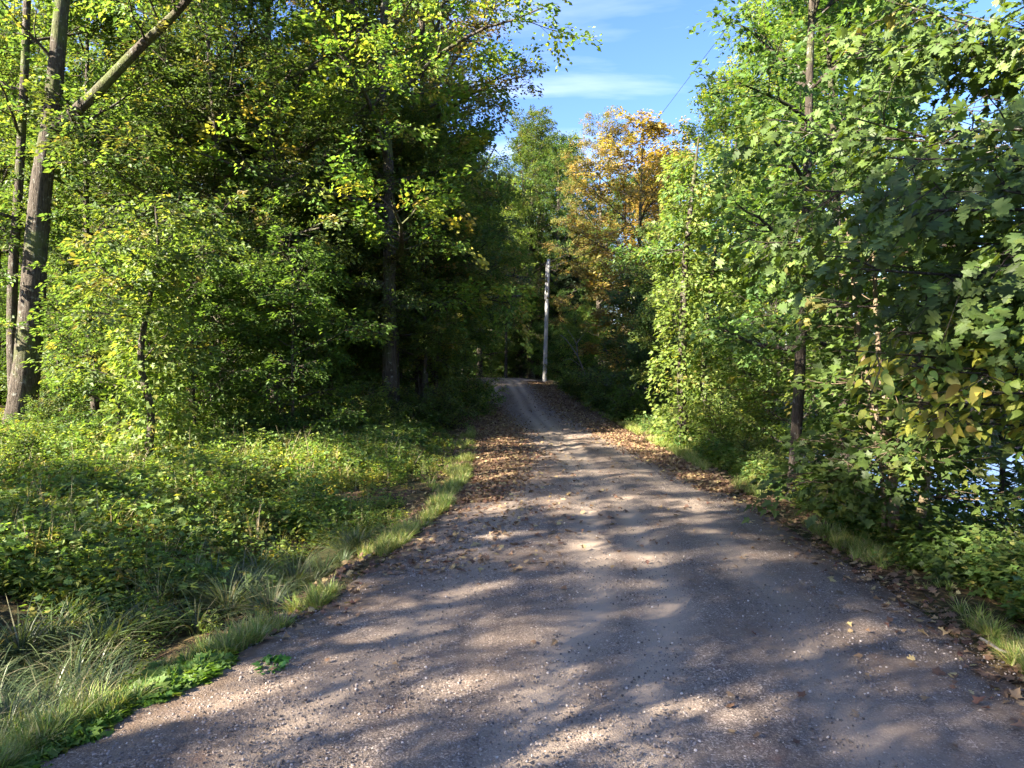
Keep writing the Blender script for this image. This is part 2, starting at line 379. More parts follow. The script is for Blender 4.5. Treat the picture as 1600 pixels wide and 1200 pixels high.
def frames(D, Nn):
    y = unit(D); z = unit(Nn - (Nn * y).sum(-1, keepdims=True) * y); x = np.cross(y, z)
    return np.stack([x, y, z], -1)           # columns
def place(T, P, D, Nn, S, C):
    V, Fc = T; M = frames(D, Nn)
    W = np.einsum('nij,kj->nki', M, V) * S[:, None, None] + P[:, None]
    k = len(V)
    Fa = (Fc[None] + (np.arange(len(P)) * k)[:, None, None]).reshape(-1, 3)
    return W.reshape(-1, 3), Fa, np.repeat(C, k, axis=0)
PAL = {   # leaf colours (linear) and how often a twig carries them
 'maple':  [((.062, .108, .020), 5), ((.085, .135, .022), 4), ((.15, .175, .022), 2), ((.042, .080, .020), 4), ((.24, .18, .03), .5), ((.15, .10, .04), .4)],
 'turning':[((.11, .155, .016), 5), ((.17, .18, .018), 2), ((.26, .18, .018), 1), ((.068, .118, .016), 5), ((.20, .09, .02), .5)],
 'yellow': [((.15, .19, .02), 4), ((.105, .165, .02), 5), ((.26, .22, .02), .8), ((.07, .125, .018), 4)],
 'orange': [((.26, .17, .024), 5), ((.20, .12, .022), 1.5), ((.26, .20, .03), 5), ((.12, .12, .025), 3), ((.14, .07, .02), 2)],
 'rust':   [((.17, .095, .03), 4), ((.12, .10, .025), 4), ((.085, .115, .02), 5), ((.20, .115, .03), 1.5)],
 'dark':   [((.038, .074, .016), 5), ((.055, .105, .017), 4), ((.075, .130, .018), 3), ((.12, .15, .02), .6)],
 'hemlock':[((.016, .034, .016), 5), ((.026, .048, .020), 3)],
 'oak':    [((.046, .080, .012), 5), ((.058, .096, .012), 4), ((.080, .120, .014), 2), ((.034, .060, .011), 4), ((.16, .12, .03), .25)],
 'beech':  [((.27, .25, .015), 6), ((.12, .15, .015), 4), ((.06, .105, .015), 5), ((.26, .17, .02), .9), ((.16, .08, .03), .5)],
 'vine':   [((.11, .17, .02), 4), ((.08, .14, .02), 5), ((.17, .20, .03), 1.2), ((.26, .20, .03), .3)],
}
def pick(rg, pal, n):
    c = np.array([p[0] for p in PAL[pal]]); wt = np.array([p[1] for p in PAL[pal]], float)
    return c[rg.choice(len(c), n, p=wt / wt.sum())]
class Sprays:
    """collects leafy twigs"""
    def __init__(s, rg, pal, lsize, T, droop=0.25, flat=0.45):
        s.rg, s.pal, s.ls, s.T, s.droop, s.flat = rg, pal, lsize, T, droop, flat
        s.P, s.D, s.N, s.S, s.C = [], [], [], [], []
    def twig(s, p, d, length, n, spread=0.22):
        rg = s.rg; d = unit(d)
        t = np.sqrt(rg.uniform(.02, 1, n))
        side = np.cross(d, [0, 0, 1.0]); side = side / max(np.linalg.norm(side), 1e-3)
        sg = np.where(rg.random(n) < .5, -1, 1)
        up = np.array([0, 0, 1.0])
        pos = p + d * (t * length)[:, None] + side * (sg * rg.uniform(0, spread, n) * (1.15 - t * .5))[:, None]
        pos[:, 2] += rg.normal(0, spread * s.flat * .6, n) - s.droop * length * t ** 2
        dd = d + side * (sg * rg.uniform(.2, 1.3, n))[:, None] + rg.normal(0, .3, (n, 3)); dd[:, 2] -= s.droop * rg.uniform(.3, 1.6, n)
        nn = up * .75 + np.array(to_sun) * .6 + rg.normal(0, s.flat, (n, 3))
        col = pick(rg, s.pal, 1) * (.6 + .0) + pick(rg, s.pal, n) * .4
        col = col * rg.uniform(.65, 1.3, (n, 1)) * 1.38
        s.P.append(pos); s.D.append(dd); s.N.append(nn); s.S.append(s.ls * rg.uniform(.6, 1.2, n)); s.C.append(col)
    def arrays(s): return [np.concatenate(a) for a in (s.P, s.D, s.N, s.S, s.C)]
    def mesh(s, name, mat):
        P, D, Nn, S, C = s.arrays()
        V, F, c = place(s.T, P, D, Nn, S, C)
        return mesh_np(name, V, F, mat, c)
def bent(rg, p, d, length, n, wob, trop):
    """a wandering branch centre line"""
    P = [np.array(p, float)]; d = unit(d)
    for k in range(n):
        d = unit(d + rg.normal(0, wob, 3) + np.array([0, 0, trop]))
        P.append(P[-1] + d * length / n)
    return np.array(P)
def limb(rg, G, S, P, r0, subs, sub_len, twigs, lpt, twl, sides=5, start=.25, trop=.03):
    """tube along P, with sub-branches and leafy twigs"""
    n = len(P); rad = np.linspace(r0, max(r0 * .22, .006), n)
    V, F = tube(P, rad, sides); G.add(V, F)
    T = unit(np.gradient(P, axis=0)); flip = rg.choice([-1, 1])
    for q in range(subs):
        t = start + (1 - start) * (q + rg.uniform(0, .9)) / subs
        i = min(int(t * (n - 1)), n - 1); p = P[i]; d = T[i]
        side = unit(np.cross(d, [0, 0, 1.0]) + 1e-6) * flip; flip = -flip
        dd = unit(d * rg.uniform(.4, .9) + side * rg.uniform(.6, 1.0) + np.array([0, 0, rg.normal(.05, .25)]))
        ln = sub_len * rg.uniform(.6, 1.15) * (1.15 - .55 * t)
        Q = bent(rg, p, dd, ln, 4, .16, trop)
        V, F = tube(Q, np.linspace(max(rad[i] * .55, .008), .005, 5), 4); G.add(V, F)
        TQ = unit(np.gradient(Q, axis=0)); fl = 1
        for m in range(twigs):
            u = .15 + .85 * (m + rg.uniform(.1, .9)) / twigs; j = min(int(u * 4), 4)
            sd2 = unit(np.cross(TQ[j], [0, 0, 1.0]) + 1e-6) * fl; fl = -fl
            e = TQ[j] * rg.uniform(.4, 1) + sd2 * rg.uniform(.3, 1.0) + np.array([0, 0, rg.normal(0, .25)])
            tl = twl * rg.uniform(.6, 1.2)
            pp = Q[j] + (Q[min(j + 1, 4)] - Q[j]) * (u * 4 - j if j < 4 else 0)
            S.twig(pp, e, tl, lpt, twl * .42)
            V, F = tube(np.array([pp, pp + unit(e) * tl * .9 - np.array([0, 0, S.droop * tl * .6])]), np.array([.006, .002]), 3); G.add(V, F)
def trunk_tube(rg, path, r0, rtop, sides=10, n=26, flare=.45):
    P = curve(path, n); z = P[:, 2] - P[0, 2]; H = z.max()
    t = np.linspace(0, 1, n)
    rad = r0 * (1 - t) ** .8 + rtop * t
    rad = rad * (1 + flare * np.exp(-z / (r0 * 2.2)))
    a = np.arange(sides) / sides * 2 * math.pi
    j = 1 + .07 * np.sin(a[None] * 3 + rg.uniform(0, 6)) * np.exp(-z / (r0 * 5))[:, None] + rg.normal(0, .025, (n, sides))
    V, F = tube(P, rad, sides, j); return P, rad, V, F
def grow(name, seed, H=18, r0=.26, cb=.25, spread=4.5, nl=22, subs=6, twigs=5, lpt=24, lsize=.13, T=T_DIA, pal='maple', mat=None, bark=None,
         wob=.05, lean=(0, 0), prof='round', droop=.25, flat=.5, path=None, sides=9, elev=(.05, 1.1), twl=.75):
    rg = np.random.default_rng(seed); mat = mat or M_LEAF; bark = bark or M_BARK
    if path is None:
        zs = np.linspace(0, 1, 6)
        path = np.stack([lean[0] * zs + np.cumsum(rg.normal(0, wob * H * .06, 6)) * (zs > 0), lean[1] * zs + np.cumsum(rg.normal(0, wob * H * .06, 6)) * (zs > 0), zs * H - .15], -1)
    P, rad, V, F = trunk_tube(rg, path, r0, .02, sides)
    G = Geo(); G.add(V, F); S = Sprays(rg, pal, lsize, T, droop, flat)
    n = len(P); ang = rg.uniform(0, 6.28)
    for k in range(nl):
        t = cb + (1 - cb) * ((k + rg.uniform(0, .8)) / nl) ** .92
        i = min(int(t * (n - 1)), n - 1); u = (t - cb) / (1 - cb)
        if prof == 'round': ln = spread * (.55 + .75 * math.sin(math.pi * (u * .85 + .12)) ) * .78
        elif prof == 'cone': ln = spread * (1.02 - u)
        else: ln = spread * (.75 + .25 * rg.random()) * (1 - .45 * u)
        ln = max(ln * rg.uniform(.7, 1.15), .5); ang += 2.4 + rg.normal(0, .35)
        el = elev[0] + (elev[1] - elev[0]) * u + rg.normal(0, .12)
        d = np.array([math.cos(ang) * math.cos(el), math.sin(ang) * math.cos(el), math.sin(el)])
        Q = bent(rg, P[i], d, ln, 7, .10, .035 if prof != 'cone' else -.02)
        limb(rg, G, S, Q, max(min(rad[i] * .6, .11), .015), subs, ln * .5, twigs, lpt, twl)
    return G.mesh(name + '_trunk', bark, smooth=True), S.mesh(name + '_crown', mat)

PROTO = {}
def proto(key, **kw): PROTO[key] = grow(key, **kw)
proto('mapleA', seed=1, H=19, r0=.27, cb=.13, spread=5.4, nl=28, subs=8, twigs=6, lpt=36, lsize=.135, pal='maple')
proto('mapleB', seed=2, H=17, r0=.22, cb=.18, spread=5.0, nl=26, subs=8, twigs=6, lpt=36, lsize=.135, pal='turning', wob=.09)
proto('mapleC', seed=3, H=21, r0=.30, cb=.12, spread=5.6, nl=30, subs=8, twigs=6, lpt=36, lsize=.135, pal='maple', wob=.07)
proto('slimA', seed=4, H=17, r0=.15, cb=.34, spread=3.4, nl=20, subs=7, twigs=6, lpt=24, lsize=.15, pal='yellow', wob=.08)
proto('slimB', seed=5, H=15, r0=.12, cb=.28, spread=3.0, nl=20, subs=7, twigs=6, lpt=24, lsize=.15, pal='dark', wob=.08)
proto('sapA', seed=6, H=6.0, r0=.05, cb=.08, spread=2.3, nl=22, subs=7, twigs=5, lpt=16, lsize=.13, pal='maple', T=T_OVAL, droop=.35, flat=.35, elev=(-.05, .9), wob=.12, sides=6, twl=.6)
proto('sapB', seed=7, H=4.6, r0=.04, cb=.06, spread=2.0, nl=20, subs=7, twigs=5, lpt=16, lsize=.12, pal='dark', T=T_OVAL, droop=.35, flat=.35, elev=(-.05, .8), wob=.12, sides=6, twl=.55)
proto('sapC', seed=8, H=7.0, r0=.06, cb=.12, spread=2.4, nl=22, subs=7, twigs=5, lpt=16, lsize=.13, pal='yellow', T=T_OVAL, droop=.35, flat=.4, elev=(0, .9), wob=.14, sides=6, twl=.6)
proto('mid', seed=14, H=11, r0=.10, cb=.26, spread=3.3, nl=24, subs=8, twigs=6, lpt=24, lsize=.12, pal='maple', T=T_DIA, droop=.35, flat=.4, elev=(-.1, .9), wob=.1, sides=7, twl=.65)
proto('hemlock', seed=9, H=17, r0=.22, cb=.05, spread=4.2, nl=56, subs=9, twigs=5, lpt=16, lsize=.22, pal='hemlock', prof='cone', droop=.4, flat=.3, elev=(-.15, .25))
proto('orange', seed=10, H=17, r0=.2, cb=.18, spread=4.5, nl=26, subs=8, twigs=6, lpt=20, lsize=.19, pal='orange', wob=.1)
proto('rust', seed=11, H=20, r0=.24, cb=.2, spread=5.4, nl=26, subs=8, twigs=6, lpt=32, lsize=.135, pal='rust', wob=.1)
proto('rightA', seed=12, H=14, r0=.12, cb=.20, spread=2.5, nl=24, subs=7, twigs=5, lpt=18, lsize=.13, T=T_MAPLE, pal='dark', wob=.06, lean=(.4, .3), bark=M_BARKD)
proto('rightB', seed=13, H=17, r0=.2, cb=.12, spread=3.6, nl=28, subs=8, twigs=6, lpt=30, lsize=.13, pal='yellow', wob=.08)

def shrub(name, seed, H, W, n, pal, T=T_OVAL, lsize=.08, lpt=14):
    rg = np.random.default_rng(seed); G = Geo(); S = Sprays(rg, pal, lsize, T, .3, .5)
    for k in range(n):
        a = rg.uniform(0, 6.28); e = rg.uniform(.35, 1.35); ln = H * rg.uniform(.6, 1.05)
        d = np.array([math.cos(a) * math.cos(e) * W / H, math.sin(a) * math.cos(e) * W / H, math.sin(e)])
        Q = bent(rg, np.array([math.cos(a) * .08, math.sin(a) * .08, -.05]), d, ln, 6, .12, .0)
        limb(rg, G, S, Q, .016, 7, ln * .38, 4, lpt, .36, 4, start=.12)
    return G.mesh(name + '_stems', M_BARKD, True), S.mesh(name + '_leaves', M_LEAF)
PROTO['shrubA'] = shrub('shrubA', 31, 1.7, 1.9, 13, 'maple')
PROTO['shrubB'] = shrub('shrubB', 32, 1.3, 1.6, 12, 'dark', T_MAPLE, .085, 9)
PROTO['shrubC'] = shrub('shrubC', 33, 2.2, 2.0, 12, 'yellow')

PR = np.random.default_rng(21)
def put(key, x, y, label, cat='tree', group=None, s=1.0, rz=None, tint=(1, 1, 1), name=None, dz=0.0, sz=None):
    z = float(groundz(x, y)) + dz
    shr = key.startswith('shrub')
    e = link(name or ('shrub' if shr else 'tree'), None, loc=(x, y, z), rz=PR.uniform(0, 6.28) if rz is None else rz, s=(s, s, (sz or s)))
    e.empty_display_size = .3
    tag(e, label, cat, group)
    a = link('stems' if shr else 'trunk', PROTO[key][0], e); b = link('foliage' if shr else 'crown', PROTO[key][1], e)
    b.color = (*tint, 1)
    return e
FOREST = 'forest trees in the wood on the left'
def atpx(x, depth): return (x - 800) / F_PX * depth
exec_log = []

# ---- left: named trees
# the big leaning trunk at the edge of the picture, with its fork and long rising limb
def big_left():
    rg = np.random.default_rng(77); x0, y0 = atpx(22, 19), 19.0
    z0 = float(groundz(x0, y0))
    e = link('tree', None, loc=(x0, y0, z0)); tag(e, 'thick grey trunked tree leaning slightly at the far left, with a long rising limb', 'tree')
    O = np.array([x0, y0, z0])
    q = lambda a, b, d=19.0: px(a, b, d) - O
    G = Geo(); path = np.array([[0, 0, -.2], q(38, 600), q(50, 500), q(60, 400), q(72, 290), q(88, 200), q(100, 100), q(118, -60), q(130, -250)])
    P, rad, V, F = trunk_tube(rg, path, .36, .10, 14, 40, .25); G.add(V, F)
    S = Sprays(rg, 'maple', .15, T_DIA, .25, .5)
    long = curve([q(92, 205), q(150, 160, 18.6), q(225, 85, 18), q(290, 25, 17.6), q(360, -60, 17)], 12)
    V, F = tube(long, np.linspace(.17, .07, 12), 9); G.add(V, F)
    Q2 = curve([q(24, 690, 19.1), q(20, 560, 19.4), q(24, 430, 19.6), q(36, 300, 19.8), q(50, 120, 19.9), q(60, -50, 19.9)], 14)
    V, F = tube(Q2, np.linspace(.15, .09, 14), 10); G.add(V, F)
    for k in range(6):
        i = int(rg.integers(4, 12)); d = unit([rg.normal(), rg.normal(), rg.uniform(0, .7)])
        limb(rg, G, S, bent(rg, long[i], d, rg.uniform(1.6, 3.0), 6, .12, .02), .035, 5, 1.1, 4, 20, .65)
    for PP, n in ((P, 14), (Q2, 5)):
        for k in range(n):
            t = rg.uniform(.52, 1); i = int(t * (len(PP) - 1)); a = rg.uniform(0, 6.28)
            d = np.array([math.cos(a), math.sin(a), rg.uniform(.0, .9)])
            limb(rg, G, S, bent(rg, PP[i], d, rg.uniform(2.0, 4.2), 7, .12, .02), .05, 6, 1.6, 4, 22, .7)
    # small leaf tufts lower on the stem
    for k in range(5):
        i = int(rg.uniform(.2, .5) * len(P)); a = rg.uniform(0, 6.28)
        limb(rg, G, S, bent(rg, P[i], np.array([math.cos(a), math.sin(a), .2]), 1.1, 5, .15, 0), .012, 4, .5, 3, 12, .4)
    link('trunk', G.mesh('big_trunk', M_BARK, True), e); link('crown', S.mesh('big_crown', M_LEAF), e)
big_left()
put('slimB', atpx(150, 22), 22, 'slim pale trunk standing just right of the big leaning tree', s=1.0, rz=.4)
put('slimA', atpx(-6, 27), 27, 'second trunk half cut off by the left picture edge', s=1.1, rz=2.2)
put('mapleA', atpx(425, 23), 23, 'straight grey maple trunk rising from the shrubs left of centre', s=.9, rz=1.0)
put('mapleC', atpx(618, 33), 33, 'thick dark maple trunk behind the shrubs beside the road', s=1.05, rz=.3)
put('slimB', atpx(655, 34), 35, 'thin leaning stem close behind the thick roadside maple', s=1.0, rz=.9)
put('mapleB', -4.2, 24, 'tall yellowing maple leaning its branches over the left road edge', s=1.25, rz=5.3, tint=(.95, 1, 1))
put('rust', -3.7, 29, 'tall tree with rusty brown leaf tips high over the road', s=1.2, rz=1.6)
put('mapleC', -5.2, 38, 'broad green maple overhanging the bend of the road', s=1.0, rz=2.6)
put('sapA', -3.6, 27, 'bright green sapling drooping to the ground at the left road edge', s=1.05, rz=.8, tint=(1.1, 1.1, .9))
put('sapC', -4.2, 32, 'yellow green young tree leaning out where the road narrows', s=1.15, rz=1.2)
put('sapA', -4.6, 39, 'leafy young tree beside the far left verge', s=1.1, rz=3.2)
put('sapC', -5.2, 47, 'yellowish young tree at the left of the crest', s=1.2, rz=2.2)
put('mapleB', -8.5, 52, 'yellow green maple left of the crest of the road', s=1.0, rz=.2)
# small vine-hung tree
def vine_tree(x, y, H, label, pal, seed, lean=(0, 0), rad=.07, colr=.45, n=150, side_limbs=8, bark=None, lsz=.11, second=False, bare=.12):
    rg = np.random.default_rng(seed); z0 = float(groundz(x, y))
    e = link('tree', None, loc=(x, y, z0)); tag(e, label, 'tree')
    G = Geo(); zs = np.linspace(0, 1, 6)
    path = np.stack([lean[0] * zs + rg.normal(0, .12, 6) * (zs > 0), lean[1] * zs + rg.normal(0, .1, 6) * (zs > 0), zs * H - .1], -1)
    P, rr, V, F = trunk_tube(rg, path, rad, .02, 9); G.add(V, F)
    paths = [P]
    if second:
        pth = path.copy(); pth[:, 0] += np.array([.25, .75, .7, .8, 1.0, 1.1]); pth[0, 0] = .95; pth[1, 0] = .55
        P2, _, V, F = trunk_tube(rg, pth, rad * .6, .02, 7); G.add(V, F); paths.append(P2)
    S = Sprays(rg, pal, lsz, T_MAPLE, .5, .55)
    Sc = Sprays(rg, 'maple', .13, T_OVAL, .35, .4)
    for k in range(n):
        PP = paths[k % len(paths)]
        t = rg.uniform(bare, .97); i = int(t * (len(PP) - 1)); a = rg.uniform(0, 6.28)
        bulge = colr * (.55 + .6 * vnoise(t * 7 + seed, a * .5, seed))
        d = np.array([math.cos(a), math.sin(a), rg.uniform(-.5, .5)])
        S.twig(PP[i] + d * bulge * .25, d, bulge, 9, bulge * .5)
    for k in range(side_limbs):
        t = rg.uniform(.35, .95); i = int(t * (len(P) - 1)); a = rg.uniform(0, 6.28)
        limb(rg, G, Sc, bent(rg, P[i], np.array([math.cos(a), math.sin(a), rg.uniform(-.1, .5)]), rg.uniform(1.0, 2.2), 6, .12, .0), .02, 5, .9, 4, 16, .5)
    link('trunk', G.mesh('vine_host_trunk', bark or M_BARK, True), e)
    link('vine', S.mesh('vine_leaves', M_LEAF), e)
    if side_limbs: link('crown', Sc.mesh('vine_host_crown', M_LEAF), e)
vine_tree(atpx(225, 15), 15, 5.6, 'small tree wrapped in pale green vine in front of the dark wood', 'vine', 91, (.2, .2), .09, .75, 330, 14, lsz=.13)
vine_tree(4.9, 20, 9.0, 'vine clad double stem with yellow green leaves at the right road edge', 'vine', 92, (.3, .2), .16, .85, 850, 10, M_BARKD, .125, True, .07)

# ---- left: forest interior
pts = []
fr = np.random.default_rng(5)
KINDS_ = ['mapleA', 'mapleB', 'mapleC', 'slimA', 'slimB', 'mapleA', 'slimB', 'slimA', 'mapleC']
LBL = {'mapleA': 'tall green maple standing among others deep in the left wood', 'mapleB': 'yellowing maple standing among others deep in the left wood',
       'mapleC': 'broad tall maple standing among others deep in the left wood', 'slimA': 'slim yellow leaved tree standing among others in the left wood',
       'slimB': 'slim dark leaved tree standing among others in the left wood'}
while len(pts) < 36:
    y = fr.uniform(24, 75); x = -fr.uniform(7.0, .78 * y + 3)
    if any((x - a) ** 2 + (y - b) ** 2 < 3.2 ** 2 for a, b in pts): continue
    pts.append((x, y)); kd = KINDS_[int(fr.integers(len(KINDS_)))]
    put(kd, x, y, LBL[kd], group=('maples' if kd.startswith('maple') else 'slim trees') + ' in the wood on the left', s=fr.uniform(.85, 1.15), tint=tuple(fr.uniform(.85, 1.1) * np.array([fr.uniform(.9, 1.1), 1, 1])))
for a_, d_, s_, lab in [(300, 23, 1.0, 'dense mid height maple above the vine wrapped tree'), 
                       (560, 29, 1.1, 'dense mid height maple left of the thick roadside trunk'), (680, 28, 1.05, 'dense mid height maple right of the thick roadside trunk'), (700, 33, 1.1, 'dense mid height maple hanging over the road bend'),
                        (230, 27, 1.2, 'dense mid height maple behind the vine wrapped tree'), (450, 31, 1.2, 'mid height maple deep behind the grey trunk'),
                       (620, 25, .95, 'drooping mid height maple in front of the thick roadside trunk'), (725, 41, 1.1, 'mid height maple beside the far left verge'), (40, 30, 1.2, 'mid height maple deep at the left picture edge'), (335, 21.5, 1.25, 'tall dense maple filling the gap right of the long rising limb')]:
    put('mid', atpx(a_, d_), d_, lab, s=s_, tint=tuple(np.array([.92, .95, 1.0]) * fr.uniform(.85, 1.05)))
for x_, y_, s_, lab in [(-3.2, 25.5, .85, 'leafy mid height maple at the left road edge, nearest of three'), (-3.5, 31, .95, 'leafy mid height maple at the left road edge, middle of three'), (-3.7, 37, 1.0, 'leafy mid height maple at the left road edge, farthest of three')]:
    put('mid', x_, y_, lab, s=s_, tint=(1.05, 1.05, 1.0))
pts2 = []
SL = {'sapA': 'green understory sapling in the shade of the left wood', 'sapB': 'dark leaved understory sapling in the shade of the left wood'}
while len(pts2) < 46:
    y = fr.uniform(19, 60); x = -fr.uniform(5.5, .76 * y)
    pxx = 800 + x / y * F_PX
    if y < 24 and (pxx < 120 or 395 < pxx < 455): continue
    if any((x - a) ** 2 + (y - b) ** 2 < 1.9 ** 2 for a, b in pts2): continue
    pts2.append((x, y)); kd = 'sapB' if fr.random() < .6 else 'sapA'
    put(kd, x, y, SL[kd], cat='sapling', group='understory saplings in the left wood', s=fr.uniform(.7, 1.1), name='sapling')
for (a, d, kd, s, lab) in [(300, 18, 'sapB', .95, 'dark spreading sapling right of the vine wrapped tree'), (185, 17.5, 'sapA', .8, 'layered green sapling left of the vine wrapped tree'),
                           (340, 20, 'sapA', .95, 'layered maple sapling between the vine tree and the grey trunk'), (95, 21.5, 'sapA', .7, 'low green sapling beside the big leaning trunk'),
                           (500, 24, 'sapB', .9, 'dark sapling right of the straight grey trunk'), (565, 27, 'sapB', 1.0, 'dark sapling standing left of the thick roadside maple')]:
    put(kd, atpx(a, d), d, lab, cat='sapling', s=s, name='sapling')
for i, (a, d, kd, s, lab) in enumerate([
    (500, 20, 'shrubB', 1.0, 'dark rounded shrub at the wood edge below the grey trunk'), (560, 21, 'shrubA', 1.0, 'green shrub at the middle of the wood edge row'),
    (610, 23, 'shrubA', 1.0, 'broad green shrub below the thick roadside maple'), (655, 24, 'shrubB', 1.05, 'dark green shrub right of the broad one'),
    (700, 25, 'shrubA', 1.05, 'green shrub nearest the left road edge in the row'), (440, 19, 'shrubB', .8, 'low dark shrub at the foot of the grey trunk'),
    (370, 18, 'shrubB', .8, 'low dark shrub right of the vine wrapped tree'), (270, 16.5, 'shrubA', .7, 'small green shrub at the foot of the vine wrapped tree'),
    (130, 17, 'shrubB', .75, 'low shrub between the big trunk and the vine tree'), (15, 13.5, 'shrubA', .65, 'green shrub low at the left picture edge'),
    (80, 18.5, 'shrubA', .7, 'small shrub at the foot of the big leaning trunk'), (735, 30, 'shrubA', 1.1, 'pale green shrub overhanging the left road edge'),
    (745, 38, 'shrubC', 1.0, 'yellow green shrub at the left verge near the crest')]):
    put(kd, atpx(a, d), d, lab, cat='shrub', s=s)

# ---- right bank
put('rightA', atpx(1240, 12.2), 12.2, 'slim dark trunk with dense green crown on the right bank', s=.85, rz=.2, sz=1.0)
put('rightB', 9.7, 21, 'tall sunlit yellow green tree behind the dark right bank tree', s=1.0, rz=2.0)
put('rightA', 7.2, 15, 'dark leaved maple behind the slim right bank trunk', s=.95, rz=2.4)
put('rightA', 8.6, 17.5, 'second dark leaved maple further down the right bank', s=1.0, rz=4.1)
put('rightB', 9.8, 26, 'yellow green tree low on the lake bank', s=1.0, rz=.6)
put('rightB', 8.2, 28, 'yellowing tree behind the vine clad stem', s=.85, rz=5.0)
put('sapB', 7.4, 12.2, 'dark sapling on the bank right of the slim trunk', cat='sapling', s=1.2, name='sapling')
put('sapB', 7.3, 10.4, 'dense dark sapling behind the cluster of pale stems', cat='sapling', s=1.0, name='sapling')
put('sapA', 6.9, 17, 'green sapling between the slim trunk and the vine clad stem', cat='sapling', s=.9, name='sapling')
put('sapC', 6.6, 22, 'yellow sapling behind the vine clad stem', cat='sapling', s=.8, name='sapling')
put('shrubC', 6.0, 18.5, 'yellow green bush at the foot of the right bank slope', cat='shrub', s=1.0)
put('shrubC', 7.2, 20.5, 'bright yellow green bush beside the lake gap', cat='shrub', s=1.1)
put('shrubC', 5.7, 19.6, 'yellow green bush hugging the vine clad stem', cat='shrub', s=.75)
put('shrubC', 6.4, 23, 'yellow green bush behind the vine clad stem', cat='shrub', s=.9)
put('shrubA', 5.6, 16, 'low green bush right of the vine clad stem', cat='shrub', s=.6)
put('shrubA', 5.3, 14.2, 'low green bush at the verge left of the slim trunk', cat='shrub', s=.5)
put('shrubB', 6.6, 9.3, 'dark bush behind the cluster of pale stems', cat='shrub', s=.95)
put('shrubB', 7.4, 8.6, 'dark bush low at the right picture edge', cat='shrub', s=1.0)
put('shrubA', 6.2, 7.6, 'leafy green bush cut by the right picture edge', cat='shrub', s=.75)
put('shrubA', 5.2, 22.5, 'green bush on the verge behind the vine clad stem', cat='shrub', s=.7)
put('shrubB', 4.9, 27, 'round dark bush on the right verge below the orange tree', cat='shrub', s=1.35)
put('shrubA', 4.6, 33, 'green bush along the far right verge', cat='shrub', s=1.2)
put('shrubA', 4.2, 40, 'small green bush near the pole', cat='shrub', s=1.2)
put('shrubB', 3.9, 46, 'dark green bush in front of the pole', cat='shrub', s=1.1)
put('sapA', 3.9, 52, 'green sapling right behind the pole', cat='sapling', s=.7, name='sapling')
put('sapA', 6.6, 36, 'green sapling below the orange maple', cat='sapling', s=1.15, name='sapling', rz=1.0)
put('sapC', 8.8, 38, 'yellow green sapling below the orange maple', cat='sapling', s=1.2, name='sapling', rz=2.0)
put('mid', 6.0, 25, 'mid height green tree filling in behind the vine clad stem', s=.7, rz=.4)
# pale multi-stem clump
def clump():
    rg = np.random.default_rng(55); x, y = atpx(1405, 9.2), 9.2; z0 = float(groundz(x, y))
    e = link('tree', None, loc=(x, y, z0)); tag(e, 'clump of four pale tan stems leaning apart at the right verge', 'tree')
    S = Sprays(rg, 'dark', .13, T_MAPLE, .35, .45)
    for k, (dx, top, r) in enumerate([(-.08, (-.55, .4, 4.6), .055), (.0, (-.1, .6, 5.4), .06), (.12, (.75, .2, 5.0), .07), (-.18, (-.35, .9, 3.8), .035)]):
        G = Geo(); t3 = np.array(top)
        b3 = np.array([.38, 0, .9]) if k == 2 else t3 * .22 + rg.normal(0, .04, 3)
        P, rr, V, F = trunk_tube(rg, [[dx, rg.normal(0, .05), -.1], b3, t3 * .55 + rg.normal(0, .06, 3), t3], r, .012, 8, 18, .3); G.add(V, F)
        for q in range(9):
            i = int(rg.uniform(.24, 1) * 17); a = rg.uniform(0, 6.28)
            limb(rg, G, S, bent(rg, P[i], np.array([math.cos(a), math.sin(a) * .8, .25]), rg.uniform(.8, 1.5), 5, .14, .0), .014, 4, .7, 3, 12, .45)
        link('stem', G.mesh('clump_stem', M_BARKL, True), e)
    link('crown', S.mesh('clump_crown', M_LEAF), e)
clump()

# ---- far end
put('orange', 8.2, 44, 'orange gold autumn maple beyond the bend', s=1.2, sz=1.0, rz=1.0)
put('orange', 10.5, 50, 'second orange brown tree behind the gold maple', s=1.02, rz=3.0)
put('rust', 7.4, 58, 'thin crowned brown topped tree above the far bend', s=1.05, rz=2.0)
put('hemlock', 5.2, 66, 'dark evergreen right of the pole', s=.8, rz=1)
put('hemlock', 1.0, 78, 'dark evergreen closing the end of the road', s=.9, rz=2)
put('hemlock', -4.5, 72, 'dark evergreen left of the crest', s=.8, rz=3)
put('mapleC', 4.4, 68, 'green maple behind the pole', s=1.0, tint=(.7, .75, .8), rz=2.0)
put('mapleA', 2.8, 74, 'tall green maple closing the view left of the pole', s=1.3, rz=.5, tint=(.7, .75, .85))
put('mapleC', 5.2, 80, 'tall green maple closing the view right of the pole', s=1.25, rz=2.5)
put('mapleB', .4, 84, 'tall yellowing maple closing the end of the road', s=1.3, rz=1.5)
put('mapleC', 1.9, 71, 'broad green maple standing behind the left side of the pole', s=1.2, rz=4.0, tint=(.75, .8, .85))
put('mapleA', 4.6, 72, 'broad green maple standing behind the right side of the pole', s=1.25, rz=5.0)
put('mapleA', -3.0, 66, 'green maple with hanging foliage left of the pole', s=1.0, rz=3.0)
put('slimA', -.6, 64, 'pale slim trunk just left of the pole', s=1.0, rz=3.0)
put('sapC', 4.6, 47, 'small yellow leaved tree leaning in front of the evergreens', cat='sapling', s=.75, name='sapling')
